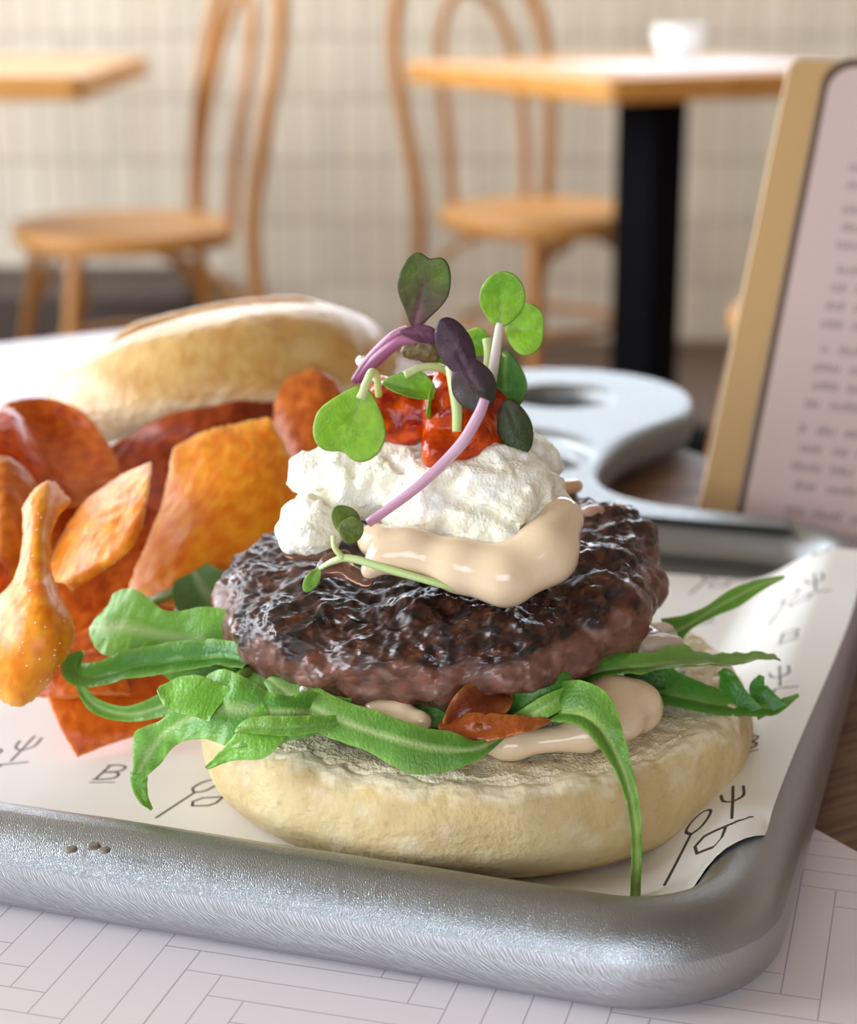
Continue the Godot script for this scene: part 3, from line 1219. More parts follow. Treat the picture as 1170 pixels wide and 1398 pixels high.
func build_tray() -> void:
	var base := tw(-15.8, 39.5, 0.0)
	var t := thing("serving_tray", base, "square cast metal serving tray with a thick rounded rim and a holed handle", "tray")
	var side := [[0.75, 0.01], [0.42, 0.05], [0.16, 0.18], [0.05, 0.36], [0.0, 0.60], [0.0, 0.85], [0.05, 1.08]]
	var g := Geo.new()
	sweep(g, TOP_PROFILE)
	# the floor's middle and the underside
	var n := tray_path(1.0, 2.9).size()
	var last := g.v.size() - n
	var mid := g.v.size()
	g.v.append(tw(-15.8, 39.6, 0.80))
	for k in n:
		g.i.append_array([last + k, mid, last + (k + 1) % n])
	orient_up(g, 0)
	obj("pan", g, M.cast_metal, t)
	g = Geo.new()
	side.reverse()
	sweep(g, side, true)
	orient_out(g, base)
	obj("side_band", g, M.brushed_metal, t)
	g = Geo.new()
	sweep(g, [[0.75, 0.01], [6.0, 0.01], [12.2, 0.01]])
	orient_up(g, 0)
	obj("underside", g, M.cast_metal_smooth, t)
	# the handle: a neck that flares into the rim, a round lobe with a hole, a round well in the neck
	g = Geo.new()
	var field := func(p: Vector3) -> float:
		var q := Vector2(p.x + 15.9, p.z)
		var d := (q - Vector2(0, 65.0)).length() - 4.85
		var nk := Vector2(absf(q.x) - 3.6, absf(q.y - 56.0) - 7.0)
		d = smin(d, Vector2(maxf(nk.x, 0), maxf(nk.y, 0)).length() + minf(maxf(nk.x, nk.y), 0.0), 3.4)
		var rim := Vector2(absf(q.x) - 10.5, absf(q.y - 50.6) - 1.1)
		d = smin(d, Vector2(maxf(rim.x, 0), maxf(rim.y, 0)).length() + minf(maxf(rim.x, rim.y), 0.0), 4.6)
		var w := Vector2(d + 0.34, absf(p.y - 1.16) - 0.70 + 0.34)
		var e := minf(maxf(w.x, w.y), 0.0) + Vector2(maxf(w.x, 0), maxf(w.y, 0)).length() - 0.34
		var hole := 1.75 - (q - Vector2(0, 64.8)).length()
		e = -smin(-e, -hole, 0.45)
		var well := maxf(Vector2(q.x, q.y - 56.3).length() - 3.0, 1.05 - p.y)
		e = -smin(-e, well, 0.5)
		return e
	nets(g, Vector3(-27.5, 0.25, 50.2), Vector3(-4.3, 2.1, 70.4), 0.16, field, 0.3, func(_p): return Color.WHITE)
	g.c.clear()
	for k in g.v.size():
		g.v[k] = tw(g.v[k].x, g.v[k].z, g.v[k].y)
	g.close_outward(0)
	obj("handle", g, M.cast_metal_smooth, t)
	# brown spots worn into the rim's front
	for s in [[Vector3(-0.0644, 0.7686, -0.2991), 0.0011], [Vector3(-0.0605, 0.7687, -0.3003), 0.0012], [Vector3(-0.0583, 0.7685, -0.2990), 0.0010]]:
		g = Geo.new()
		var at: Vector3 = s[0]
		var r: float = s[1]
		turned(g, [Vector2(0, -0.0008), Vector2(r, -0.0004), Vector2(r * 0.9, 0.0001), Vector2(0, 0.0002)], 10, 20, func(gg: Geo, _t: float, _w: float, p: Vector3):
			gg.v.append(at + p * (1.0 + 0.25 * n_fine.get_noise_3dv(at + p)) + Vector3(0, -0.0002, 0)))
		obj("rim_spot", g, M.rust_spot, t)


func orient_up(g: Geo, at: int) -> void:      # an open surface that faces up on the whole
	var s := 0.0
	for k in range(at, g.i.size(), 3):
		s += (g.v[g.i[k + 2]] - g.v[g.i[k]]).cross(g.v[g.i[k + 1]] - g.v[g.i[k]]).y
	if s < 0.0:
		turn_over(g, at)


func orient_out(g: Geo, centre: Vector3) -> void:
	var s := 0.0
	for k in range(0, g.i.size(), 3):
		var a := g.v[g.i[k]]
		var out := (a - centre) * Vector3(1, 0, 1)
		s += (g.v[g.i[k + 2]] - a).cross(g.v[g.i[k + 1]] - a).dot(out)
	if s < 0.0:
		turn_over(g, 0)


func turn_over(g: Geo, at: int) -> void:
	for k in range(at, g.i.size(), 3):
		var t := g.i[k + 1]
		g.i[k + 1] = g.i[k + 2]
		g.i[k + 2] = t


func rim_height(u: float, v: float) -> float:      # of the tray's upper surface, from the distance to its outline
	var q := Vector2(absf(u - (TRAY_U.x + TRAY_U.y) / 2) - (TRAY_U.y - TRAY_U.x) / 2 + 2.9, absf(v - (TRAY_V.x + TRAY_V.y) / 2) - (TRAY_V.y - TRAY_V.x) / 2 + 2.9)
	var inset := 2.9 - (Vector2(maxf(q.x, 0), maxf(q.y, 0)).length() + minf(maxf(q.x, q.y), 0.0))
	for k in TOP_PROFILE.size() - 1:
		if inset < TOP_PROFILE[k + 1][0]:
			return lerpf(TOP_PROFILE[k][1], TOP_PROFILE[k + 1][1], clampf((inset - TOP_PROFILE[k][0]) / (TOP_PROFILE[k + 1][0] - TOP_PROFILE[k][0]), 0.0, 1.0))
	return 0.80


func build_paper() -> void:
	# lies on the tray's floor, climbs the right rim and rests on it; its near right corner is cut off
	var g := Geo.new()
	var nu := 150
	var nv := 110
	for half in 2:
		for b in nv + 1:
			for a in nu + 1:
				var s := float(a) / nu
				var t := float(b) / nv
				var v := lerpf(29.15, PAPER_V.y, t)
				var u_right := lerpf(-5.05, -3.55, clampf((v - 29.15) / 1.75, 0.0, 1.0)) + lerpf(0.0, 0.35, smoothstep(31.0, 44.0, v))
				var u := lerpf(-26.1, u_right, 1.0 - pow(1.0 - s, 1.4))
				var climb := smoothstep(-6.4, -4.1, u) * smoothstep(28.6, 32.0, v)
				var y := lerpf(0.865, 1.93, climb)
				y = maxf(y, rim_height(u, v) + 0.055)
				if u < -4.0 and v < 48.9: y = maxf(y, rim_height(u, v + 0.35) + 0.055)
				y += smoothstep(43.0, 48.5, v) * 0.14 * smoothstep(-9.0, -4.0, u)
				y += maxf(0.0, n_soft.get_noise_3d(u * 0.006, 0.0, v * 0.006)) * 0.03
				g.v.append(tw(u, v, y + (0.0 if half == 0 else -0.012)))
				g.uv.append(Vector2((u - PAPER_U.x) / (PAPER_U.y - PAPER_U.x), (PAPER_V.y - v) / (PAPER_V.y - PAPER_V.x)))
	var w := nu + 1
	var hn := w * (nv + 1)
	for b in nv:
		for a in nu:
			var p := b * w + a
			g.i.append_array([p, p + w, p + 1, p + 1, p + w, p + w + 1])
			var q := p + hn
			g.i.append_array([q, q + 1, q + w, q + 1, q + w + 1, q + w])
	var border := []
	for a in nu: border.append(a)
	for b in nv: border.append(b * w + nu)
	for a in nu: border.append(nv * w + nu - a)
	for b in nv: border.append((nv - b) * w)
	for k in border.size():
		var p: int = border[k]
		var q: int = border[(k + 1) % border.size()]
		g.i.append_array([p, q, p + hn, q, q + hn, p + hn])
	g.close_outward(0)
	single("deli_paper", g, M.deli_paper, "white greaseproof sheet printed with cutlery drawings and letters lining the metal tray", "paper")


# ---------------------------------------------------------------- buns
func build_bottom_bun() -> void:
	var centre := cm(0.97, 0.925, -35.70)
	var t := thing("bottom_bun", centre, "pale floury bottom half of a burger bun under the salad, cut side up", "bun")
	# crust: a bowl of dough, fuller at the belly than at the base
	var g := Geo.new()
	var prof := [Vector2(0, 0.0), Vector2(2.6, 0.0), Vector2(5.05, 0.01), Vector2(5.55, 0.16), Vector2(5.82, 0.5), Vector2(5.92, 0.95), Vector2(5.90, 1.36), Vector2(5.78, 1.74), Vector2(5.60, 1.95), Vector2(5.40, 2.0), Vector2(5.0, 1.95)]
	turned(g, prof, 110, 420, func(gg: Geo, t_: float, w: float, p: Vector3):
		var q := centre + p * 0.01
		var k := clampf((p.y - 0.15) / 0.6, 0.0, 1.0)
		var r := 1.0 + n_soft.get_noise_3dv(q * 0.55) * 0.028 * k + n_mid.get_noise_3dv(q * 0.5) * 0.004 * k
		var rim := smoothstep(1.5, 2.1, p.y)
		r *= 0.98
		q = centre + Vector3(p.x * r, p.y + rim * (n_mid.get_noise_3d(cos(w) * 0.03, sin(w) * 0.03, 1.0) * 0.16 + n_ridge.get_noise_3dv(q * 1.6) * 0.05), p.z * r) * 0.01
		q += Vector3(cos(w), 0, sin(w)) * (n_fine.get_noise_3dv(q * 0.5) * 0.00012 * k + rim * n_mid.get_noise_3dv(q * 3.0) * 0.0004)
		gg.v.append(q)
		var m := clampf(0.5 + n_soft.get_noise_3dv(q * 1.5) * 0.9, 0.0, 1.0)
		var c := lin(222, 200, 150).lerp(lin(202, 174, 120), m)
		var flour := clampf(n_mid.get_noise_3dv(q * 0.7) * 1.6 - 0.15, 0.0, 1.0)
		c = c.lerp(lin(232, 218, 190), flour * 0.7)
		c = c.lerp(lin(226, 196, 120), clampf(n_mid.get_noise_3dv(q * 0.45 + Vector3.ONE) * 1.8, 0.0, 1.0) * smoothstep(1.2, 2.0, p.y) * 0.8)
		var spot := clampf(n_fine.get_noise_3dv(q * 0.55) * 3.0 - 1.5, 0.0, 1.0)
		c = c.lerp(lin(150, 112, 68), spot * 0.45)
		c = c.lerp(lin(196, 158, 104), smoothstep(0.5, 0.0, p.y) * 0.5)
		c = c.lerp(lin(244, 232, 198), smoothstep(1.72, 1.98, p.y + n_mid.get_noise_3dv(q * 0.8) * 0.25) * 0.85)
		gg.c.append(c))
	obj("crust", g, M.crust, t)
	# the cut face: torn open crumb
	g = Geo.new()
	turned(g, [Vector2(0, 1.2), Vector2(3.0, 1.3), Vector2(4.8, 1.4), Vector2(5.30, 1.66), Vector2(5.42, 1.88), Vector2(5.30, 2.00), Vector2(5.0, 2.05), Vector2(3.5, 2.04), Vector2(0, 2.0)], 90, 380, func(gg: Geo, t_: float, w: float, p: Vector3):
		var q := centre + p * 0.01
		var top := smoothstep(1.7, 2.02, p.y)
		var r := 1.0 + n_soft.get_noise_3dv(q * 0.55) * 0.028 + n_mid.get_noise_3dv(q * 0.8) * 0.006
		var lift := n_mid.get_noise_3dv(q * 1.2) * 0.10 + n_ridge.get_noise_3dv(q * 1.8) * 0.05 + n_fine.get_noise_3dv(q * 0.8) * 0.05
		r *= 0.98
		q = centre + Vector3(p.x * r, p.y + lift * top * 0.75, p.z * r) * 0.01
		gg.v.append(q)
		var m := clampf(0.5 + n_mid.get_noise_3dv(q * 1.6) * 1.0, 0.0, 1.0)
		var c := lin(246, 236, 206).lerp(lin(236, 220, 178), m)
		var hole := clampf(-n_ridge.get_noise_3dv(q * 1.8) * 1.0 - 0.1, 0.0, 1.0)
		c = c.lerp(lin(206, 180, 130), hole * 0.3)
		gg.c.append(c))
	obj("cut_face", g, M.crumb, t)


func build_top_bun() -> void:
	# leans back on the chips, its cut side turned towards the viewer and down
	var centre: Vector3 = Vector3(-0.0569, 0.8007, -0.5000)
	var t := thing("top_bun", centre, "golden top half of a burger bun leaning on the chips behind the burger", "bun")
	var axes := Basis(Vector3(0, 0, 1), deg_to_rad(12.0)) * Basis(Vector3(1, 0, 0), deg_to_rad(-13.0))
	var g := Geo.new()
	turned(g, [Vector2(4.6, 0.10), Vector2(4.95, 0.0), Vector2(5.22, 0.18), Vector2(5.36, 0.62), Vector2(5.20, 1.25), Vector2(4.75, 1.90), Vector2(3.95, 2.45), Vector2(2.8, 2.82), Vector2(1.4, 3.0), Vector2(0, 3.05)], 150, 340, func(gg: Geo, _t: float, w: float, p: Vector3):
		var r := 1.0 + n_soft.get_noise_3dv(p * 0.006) * 0.03
		# a split across the crown, its far lip standing higher
		var z := p.z - 1.75 + sin(p.x * 0.6 + 0.5) * 0.2 + p.x * 0.20
		var live := smoothstep(1.7, 2.5, p.y) * smoothstep(3.4, 2.2, absf(p.x - 0.5))
		var crease := exp(-pow(z / 0.30, 2.0)) * live
		var ridge := exp(-pow((z + 0.75) / 0.55, 2.0)) * live
		var q := Vector3(p.x * r, p.y - crease * 0.34 + ridge * 0.20 + n_mid.get_noise_3dv(p * 0.004) * 0.05, p.z * r)
		q += Vector3(cos(w), 0, sin(w)) * (n_mid.get_noise_3dv(p * 0.016) * 0.05 + n_ridge.get_noise_3dv(p * 0.012) * 0.03) * smoothstep(1.1, 0.6, p.y)
		gg.v.append(centre + axes * (q * 0.0094))
		var m := clampf(0.5 + n_soft.get_noise_3dv(p * 0.014) * 0.9, 0.0, 1.0)
		var c := lin(216, 178, 108).lerp(lin(196, 144, 70), m)
		c = c.lerp(lin(228, 200, 140), clampf(n_mid.get_noise_3dv(p * 0.005 - Vector3.ONE) * 1.6, 0.0, 1.0) * 0.6)
		c = c.lerp(lin(190, 126, 52), clampf(n_mid.get_noise_3dv(p * 0.004 + Vector3.ONE) * 1.6, 0.0, 1.0) * 0.5)
		var torn := smoothstep(1.05 - 0.11 * (p.x + 3.0) + n_mid.get_noise_3dv(p * 0.006) * 0.35, 0.55 - 0.11 * (p.x + 3.0), p.y) * smoothstep(4.4, 3.0, p.x)
		c = c.lerp(lin(228, 208, 172).lerp(lin(202, 176, 136), clampf(0.5 + n_mid.get_noise_3dv(p * 0.016), 0.0, 1.0)), torn)
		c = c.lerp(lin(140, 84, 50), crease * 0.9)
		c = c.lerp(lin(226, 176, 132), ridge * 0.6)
		gg.c.append(c))
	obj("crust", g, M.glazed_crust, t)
	g = Geo.new()
	turned(g, [Vector2(0, 0.02), Vector2(3.5, -0.05), Vector2(4.6, -0.06), Vector2(4.98, 0.0), Vector2(5.06, 0.18), Vector2(4.8, 0.4), Vector2(3.0, 0.5), Vector2(0, 0.5)], 70, 340, func(gg: Geo, _t: float, _w: float, p: Vector3):
		var r := 1.0 + n_soft.get_noise_3dv(p * 0.006) * 0.03
		var lift := n_mid.get_noise_3dv(p * 0.012) * 0.14 + n_ridge.get_noise_3dv(p * 0.016) * 0.09
		gg.v.append(centre + axes * (Vector3(p.x * r, p.y + lift * smoothstep(0.3, 0.05, p.y), p.z * r) * 0.0094))
		gg.c.append(lin(232, 214, 184).lerp(lin(206, 182, 146), clampf(0.5 + n_mid.get_noise_3dv(p * 0.014), 0.0, 1.0))))
	obj("cut_face", g, M.crumb, t)


# ---------------------------------------------------------------- sweet potato chips
func chip(net: Array, label: String, o := {}) -> void:
	var g := Geo.new()
	sheet(g, net, o)
	var c := single("sweet_potato_chip", g, M.chip, label, "chip", "sweet potato chips heaped on the tray")
	if o.has("salt"):      # loose salt crystals on its face
		var grains := Geo.new()
		for k in int(o.salt):
			var p := g.v[rng.randi() % g.v.size()]
			if o.has("salt_below") and p.y > o.salt_below: continue
			var r := rng.randf_range(0.00010, 0.00026)
			var first := grains.v.size()
			var b := Basis.from_euler(Vector3(rng.randf() * 6.0, rng.randf() * 6.0, 0.0))
			for d in [Vector3.RIGHT, Vector3.UP, Vector3.BACK, Vector3.LEFT, Vector3.DOWN, Vector3.FORWARD]:
				grains.v.append(p + b * d * r)
			for f in [[0, 1, 2], [1, 3, 2], [3, 4, 2], [4, 0, 2], [1, 0, 5], [3, 1, 5], [4, 3, 5], [0, 4, 5]]:
				grains.i.append_array([first + f[0], first + f[2], first + f[1]])
		var s := obj("salt", grains, M.salt, c, false)
		s.set_meta("kind", "stuff")


func build_chips() -> void:
	var gold := {"color": lin(247, 164, 34), "color2": lin(230, 118, 10), "rim": lin(250, 196, 104)}
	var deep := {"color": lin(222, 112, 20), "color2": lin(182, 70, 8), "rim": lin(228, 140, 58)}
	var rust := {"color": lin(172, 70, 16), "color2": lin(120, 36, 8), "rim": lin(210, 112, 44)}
	chip([[Vector3(-0.0612, 0.8103, -0.4250), Vector3(-0.0545, 0.8135, -0.4280), Vector3(-0.0469, 0.8152, -0.4300), Vector3(-0.0383, 0.8167, -0.4300)],
		[Vector3(-0.0627, 0.7998, -0.4120), Vector3(-0.0509, 0.8045, -0.4080), Vector3(-0.0408, 0.8066, -0.4100), Vector3(-0.0313, 0.8075, -0.4180)],
		[Vector3(-0.0668, 0.7895, -0.4020), Vector3(-0.0534, 0.7937, -0.3940), Vector3(-0.0415, 0.7950, -0.3960), Vector3(-0.0279, 0.7980, -0.4050)],
		[Vector3(-0.0694, 0.7825, -0.3950), Vector3(-0.0556, 0.7832, -0.3860), Vector3(-0.0448, 0.7839, -0.3840), Vector3(-0.0319, 0.7898, -0.3880)]],
		"large flat golden chip standing upright beside the patty", gold.merged({"ragged": 0.02}, true))
	chip([[Vector3(-0.0860, 0.8112, -0.3720), Vector3(-0.0835, 0.8145, -0.3740), Vector3(-0.0803, 0.8154, -0.3770), Vector3(-0.0764, 0.8106, -0.3800)],
		[Vector3(-0.0840, 0.8073, -0.3620), Vector3(-0.0812, 0.8092, -0.3600), Vector3(-0.0796, 0.8094, -0.3610), Vector3(-0.0788, 0.8081, -0.3660)],
		[Vector3(-0.0840, 0.8017, -0.3540), Vector3(-0.0804, 0.8033, -0.3500), Vector3(-0.0780, 0.8036, -0.3500), Vector3(-0.0767, 0.8020, -0.3540)],
		[Vector3(-0.0892, 0.7950, -0.3500), Vector3(-0.0810, 0.7982, -0.3410), Vector3(-0.0749, 0.7993, -0.3390), Vector3(-0.0717, 0.7968, -0.3450)],
		[Vector3(-0.0905, 0.7876, -0.3470), Vector3(-0.0810, 0.7918, -0.3360), Vector3(-0.0745, 0.7925, -0.3350), Vector3(-0.0703, 0.7933, -0.3420)],
		[Vector3(-0.0889, 0.7796, -0.3440), Vector3(-0.0825, 0.7799, -0.3380), Vector3(-0.0778, 0.7817, -0.3380), Vector3(-0.0724, 0.7890, -0.3410)]],
		"long twisted golden chip with a flared salty end at the heap's front", gold.merged({"ragged": 0.012, "round": 0.15, "salt": 150}, true))
	chip([[Vector3(-0.0854, 0.7918, -0.3880), Vector3(-0.0799, 0.8022, -0.3980), Vector3(-0.0723, 0.8078, -0.4050), Vector3(-0.0629, 0.8128, -0.4020)],
		[Vector3(-0.0823, 0.7925, -0.3790), Vector3(-0.0740, 0.8022, -0.3820), Vector3(-0.0667, 0.8074, -0.3860), Vector3(-0.0618, 0.8122, -0.3930)],
		[Vector3(-0.0784, 0.7933, -0.3740), Vector3(-0.0702, 0.7996, -0.3710), Vector3(-0.0637, 0.8042, -0.3720), Vector3(-0.0612, 0.8102, -0.3850)],
		[Vector3(-0.0776, 0.7908, -0.3770), Vector3(-0.0710, 0.7960, -0.3720), Vector3(-0.0638, 0.8020, -0.3700), Vector3(-0.0614, 0.8075, -0.3790)]],
		"boat-shaped golden chip with a bright ridged rim and a pointed tip", gold.merged({"ragged": 0.012, "salt": 90}, true))
	chip([[Vector3(-0.1103, 0.8099, -0.4350), Vector3(-0.1070, 0.8153, -0.4500), Vector3(-0.0966, 0.8151, -0.4580), Vector3(-0.0860, 0.8133, -0.4550)],
		[Vector3(-0.1070, 0.8066, -0.4200), Vector3(-0.1033, 0.8095, -0.4440), Vector3(-0.0947, 0.8085, -0.4560), Vector3(-0.0814, 0.8070, -0.4480)],
		[Vector3(-0.1025, 0.8004, -0.4100), Vector3(-0.0989, 0.8039, -0.4300), Vector3(-0.0901, 0.8030, -0.4400), Vector3(-0.0755, 0.8025, -0.4350)],
		[Vector3(-0.0992, 0.7948, -0.4050), Vector3(-0.0937, 0.7980, -0.4120), Vector3(-0.0841, 0.7978, -0.4160), Vector3(-0.0726, 0.7975, -0.4200)]],
		"round orange chip with a raised curled rim under the top bun's left end", {"color": lin(232, 118, 22), "color2": lin(196, 78, 8), "rim": lin(236, 150, 70), "round": 0.6, "ragged": 0.012})
	chip([[Vector3(-0.1057, 0.8170, -0.4250), Vector3(-0.1046, 0.8180, -0.4320), Vector3(-0.1028, 0.8178, -0.4360), Vector3(-0.1010, 0.8150, -0.4400)],
		[Vector3(-0.1030, 0.8132, -0.4150), Vector3(-0.0998, 0.8142, -0.4180), Vector3(-0.0969, 0.8145, -0.4240), Vector3(-0.0954, 0.8088, -0.4320)],
		[Vector3(-0.1015, 0.8087, -0.4120), Vector3(-0.0964, 0.8087, -0.4120), Vector3(-0.0922, 0.8067, -0.4160), Vector3(-0.0886, 0.8022, -0.4260)],
		[Vector3(-0.0989, 0.8037, -0.4140), Vector3(-0.0933, 0.8034, -0.4120), Vector3(-0.0887, 0.8018, -0.4140), Vector3(-0.0831, 0.7975, -0.4200)]],
		"folded red-orange chip curled in front of the round chip", {"color": lin(228, 92, 22), "color2": lin(184, 62, 8), "rim": lin(240, 150, 70), "ragged": 0.01})
	chip([[Vector3(-0.0825, 0.8025, -0.4550), Vector3(-0.0659, 0.8121, -0.4520), Vector3(-0.0513, 0.8149, -0.4550), Vector3(-0.0476, 0.8224, -0.4700)],
		[Vector3(-0.0834, 0.7943, -0.4580), Vector3(-0.0652, 0.8059, -0.4480), Vector3(-0.0496, 0.8104, -0.4480), Vector3(-0.0407, 0.8193, -0.4680)],
		[Vector3(-0.0758, 0.7838, -0.4600), Vector3(-0.0647, 0.7940, -0.4520), Vector3(-0.0474, 0.8023, -0.4500), Vector3(-0.0352, 0.8141, -0.4650)],
		[Vector3(-0.0722, 0.7724, -0.4580), Vector3(-0.0638, 0.7793, -0.4550), Vector3(-0.0458, 0.7946, -0.4500), Vector3(-0.0352, 0.8051, -0.4620)]],
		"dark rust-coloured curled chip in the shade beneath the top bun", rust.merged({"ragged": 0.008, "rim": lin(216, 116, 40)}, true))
	chip([[Vector3(-0.0540, 0.8183, -0.4820), Vector3(-0.0471, 0.8215, -0.4820), Vector3(-0.0394, 0.8215, -0.4840), Vector3(-0.0343, 0.8174, -0.4860)],
		[Vector3(-0.0577, 0.8112, -0.4780), Vector3(-0.0479, 0.8132, -0.4780), Vector3(-0.0402, 0.8127, -0.4800), Vector3(-0.0335, 0.8102, -0.4820)],
		[Vector3(-0.0674, 0.8001, -0.4740), Vector3(-0.0517, 0.8021, -0.4740), Vector3(-0.0400, 0.8021, -0.4740), Vector3(-0.0315, 0.8001, -0.4740)]],
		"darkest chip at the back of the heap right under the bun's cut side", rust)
	chip([[Vector3(-0.0387, 0.8171, -0.4520), Vector3(-0.0356, 0.8207, -0.4560), Vector3(-0.0289, 0.8230, -0.4580), Vector3(-0.0225, 0.8202, -0.4550)],
		[Vector3(-0.0391, 0.8116, -0.4470), Vector3(-0.0339, 0.8147, -0.4460), Vector3(-0.0265, 0.8166, -0.4460), Vector3(-0.0197, 0.8150, -0.4480)],
		[Vector3(-0.0378, 0.8044, -0.4420), Vector3(-0.0316, 0.8073, -0.4380), Vector3(-0.0244, 0.8073, -0.4380), Vector3(-0.0173, 0.8068, -0.4400)],
		[Vector3(-0.0344, 0.7969, -0.4350), Vector3(-0.0277, 0.7974, -0.4300), Vector3(-0.0224, 0.7974, -0.4300), Vector3(-0.0153, 0.7981, -0.4340)]],
		"brownish orange chip standing behind the cheese and the round green leaf", {"color": lin(210, 112, 30), "color2": lin(176, 78, 14), "rim": lin(222, 150, 80), "round": 0.3})
	chip([[Vector3(-0.0811, 0.7770, -0.3850), Vector3(-0.0724, 0.7779, -0.3920), Vector3(-0.0612, 0.7768, -0.3950), Vector3(-0.0506, 0.7769, -0.3900)],
		[Vector3(-0.0837, 0.7725, -0.3720), Vector3(-0.0727, 0.7729, -0.3730), Vector3(-0.0604, 0.7709, -0.3760), Vector3(-0.0511, 0.7692, -0.3780)],
		[Vector3(-0.0792, 0.7664, -0.3620), Vector3(-0.0713, 0.7660, -0.3630), Vector3(-0.0608, 0.7664, -0.3660), Vector3(-0.0515, 0.7656, -0.3700)],
		[Vector3(-0.0747, 0.7594, -0.3590), Vector3(-0.0695, 0.7613, -0.3600), Vector3(-0.0619, 0.7632, -0.3620), Vector3(-0.0528, 0.7643, -0.3650)]],
		"flat orange chip lying on the paper beneath the salad leaves", {"color": lin(232, 116, 26), "color2": lin(206, 84, 12), "rim": lin(236, 146, 64), "ragged": 0.015})
	chip([[Vector3(-0.0918, 0.7993, -0.4200), Vector3(-0.0847, 0.7952, -0.4280), Vector3(-0.0736, 0.7942, -0.4250), Vector3(-0.0625, 0.7883, -0.4200)],
		[Vector3(-0.0886, 0.7831, -0.4080), Vector3(-0.0769, 0.7824, -0.4100), Vector3(-0.0666, 0.7806, -0.4100), Vector3(-0.0599, 0.7769, -0.4100)],
		[Vector3(-0.0849, 0.7700, -0.3940), Vector3(-0.0747, 0.7718, -0.3940), Vector3(-0.0666, 0.7729, -0.3960), Vector3(-0.0582, 0.7711, -0.3960)]],
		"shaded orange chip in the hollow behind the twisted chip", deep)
	chip([[Vector3(-0.1044, 0.8093, -0.4100), Vector3(-0.0991, 0.8124, -0.4100), Vector3(-0.0922, 0.8089, -0.4080), Vector3(-0.0870, 0.8001, -0.4050)],
		[Vector3(-0.1024, 0.7987, -0.3980), Vector3(-0.0957, 0.8040, -0.3920), Vector3(-0.0910, 0.8005, -0.3920), Vector3(-0.0870, 0.7944, -0.3950)],
		[Vector3(-0.1007, 0.7881, -0.3880), Vector3(-0.0950, 0.7918, -0.3820), Vector3(-0.0919, 0.7901, -0.3820), Vector3(-0.0868, 0.7886, -0.3840)]],
		"amber chip at the left edge between the round chip and the twisted chip", {"color": lin(222, 132, 40), "color2": lin(190, 90, 14)})
	chip([[Vector3(-0.0959, 0.8034, -0.3720), Vector3(-0.0922, 0.8027, -0.3680), Vector3(-0.0894, 0.8004, -0.3660), Vector3(-0.0882, 0.7955, -0.3660)],
		[Vector3(-0.0946, 0.7975, -0.3650), Vector3(-0.0912, 0.7969, -0.3620), Vector3(-0.0887, 0.7960, -0.3600), Vector3(-0.0882, 0.7920, -0.3620)],
		[Vector3(-0.0945, 0.7888, -0.3620), Vector3(-0.0916, 0.7895, -0.3600), Vector3(-0.0896, 0.7902, -0.3580), Vector3(-0.0889, 0.7887, -0.3600)]],
		"red-orange chip cut off by the left edge behind the twisted chip", {"color": lin(224, 90, 18), "color2": lin(184, 62, 8)})
	chip([[Vector3(-0.0882, 0.7883, -0.4450), Vector3(-0.0809, 0.7916, -0.4470), Vector3(-0.0714, 0.7902, -0.4450), Vector3(-0.0655, 0.7872, -0.4420)],
		[Vector3(-0.0906, 0.7779, -0.4350), Vector3(-0.0795, 0.7798, -0.4350), Vector3(-0.0704, 0.7798, -0.4350), Vector3(-0.0643, 0.7776, -0.4300)],
		[Vector3(-0.0935, 0.7697, -0.4200), Vector3(-0.0828, 0.7697, -0.4200), Vector3(-0.0718, 0.7704, -0.4180), Vector3(-0.0626, 0.7696, -0.4150)]],
		"deep red chip low in the gap between the boat-shaped and the large chip", rust)
	chip([[Vector3(-0.0925, 0.7787, -0.3850), Vector3(-0.0850, 0.7771, -0.3800), Vector3(-0.0766, 0.7761, -0.3780), Vector3(-0.0688, 0.7771, -0.3800)],
		[Vector3(-0.0909, 0.7735, -0.3760), Vector3(-0.0816, 0.7741, -0.3700), Vector3(-0.0735, 0.7745, -0.3690), Vector3(-0.0658, 0.7741, -0.3700)],
		[Vector3(-0.0867, 0.7690, -0.3700), Vector3(-0.0777, 0.7702, -0.3650), Vector3(-0.0714, 0.7710, -0.3650), Vector3(-0.0637, 0.7706, -0.3660)]],
		"dark orange chip lying under the flared end of the twisted chip", deep)


# ---------------------------------------------------------------- salad
func rocket(label: String, parts: Array) -> Node3D:
	var first: Array = parts[0]
	var t := thing("rocket_leaf", first[0][first[0].size() - 1], label, "rocket leaf", "rocket leaves between the bun and the patty")
	for p in parts:
		var g := Geo.new()
		leaf(g, p[0], p[1], p[2], p[3], p[4])
		obj(p[5] if p.size() > 5 else "blade", g, M.leaf, t)
	return t


func stalk(pts: Array, radii: Array, cols: Array, mat_: Material, parent: Node, called := "stem") -> void:
	var g := Geo.new()
	tube(g, pts, radii, 12, 40, cols)
	obj(called, g, mat_, parent)


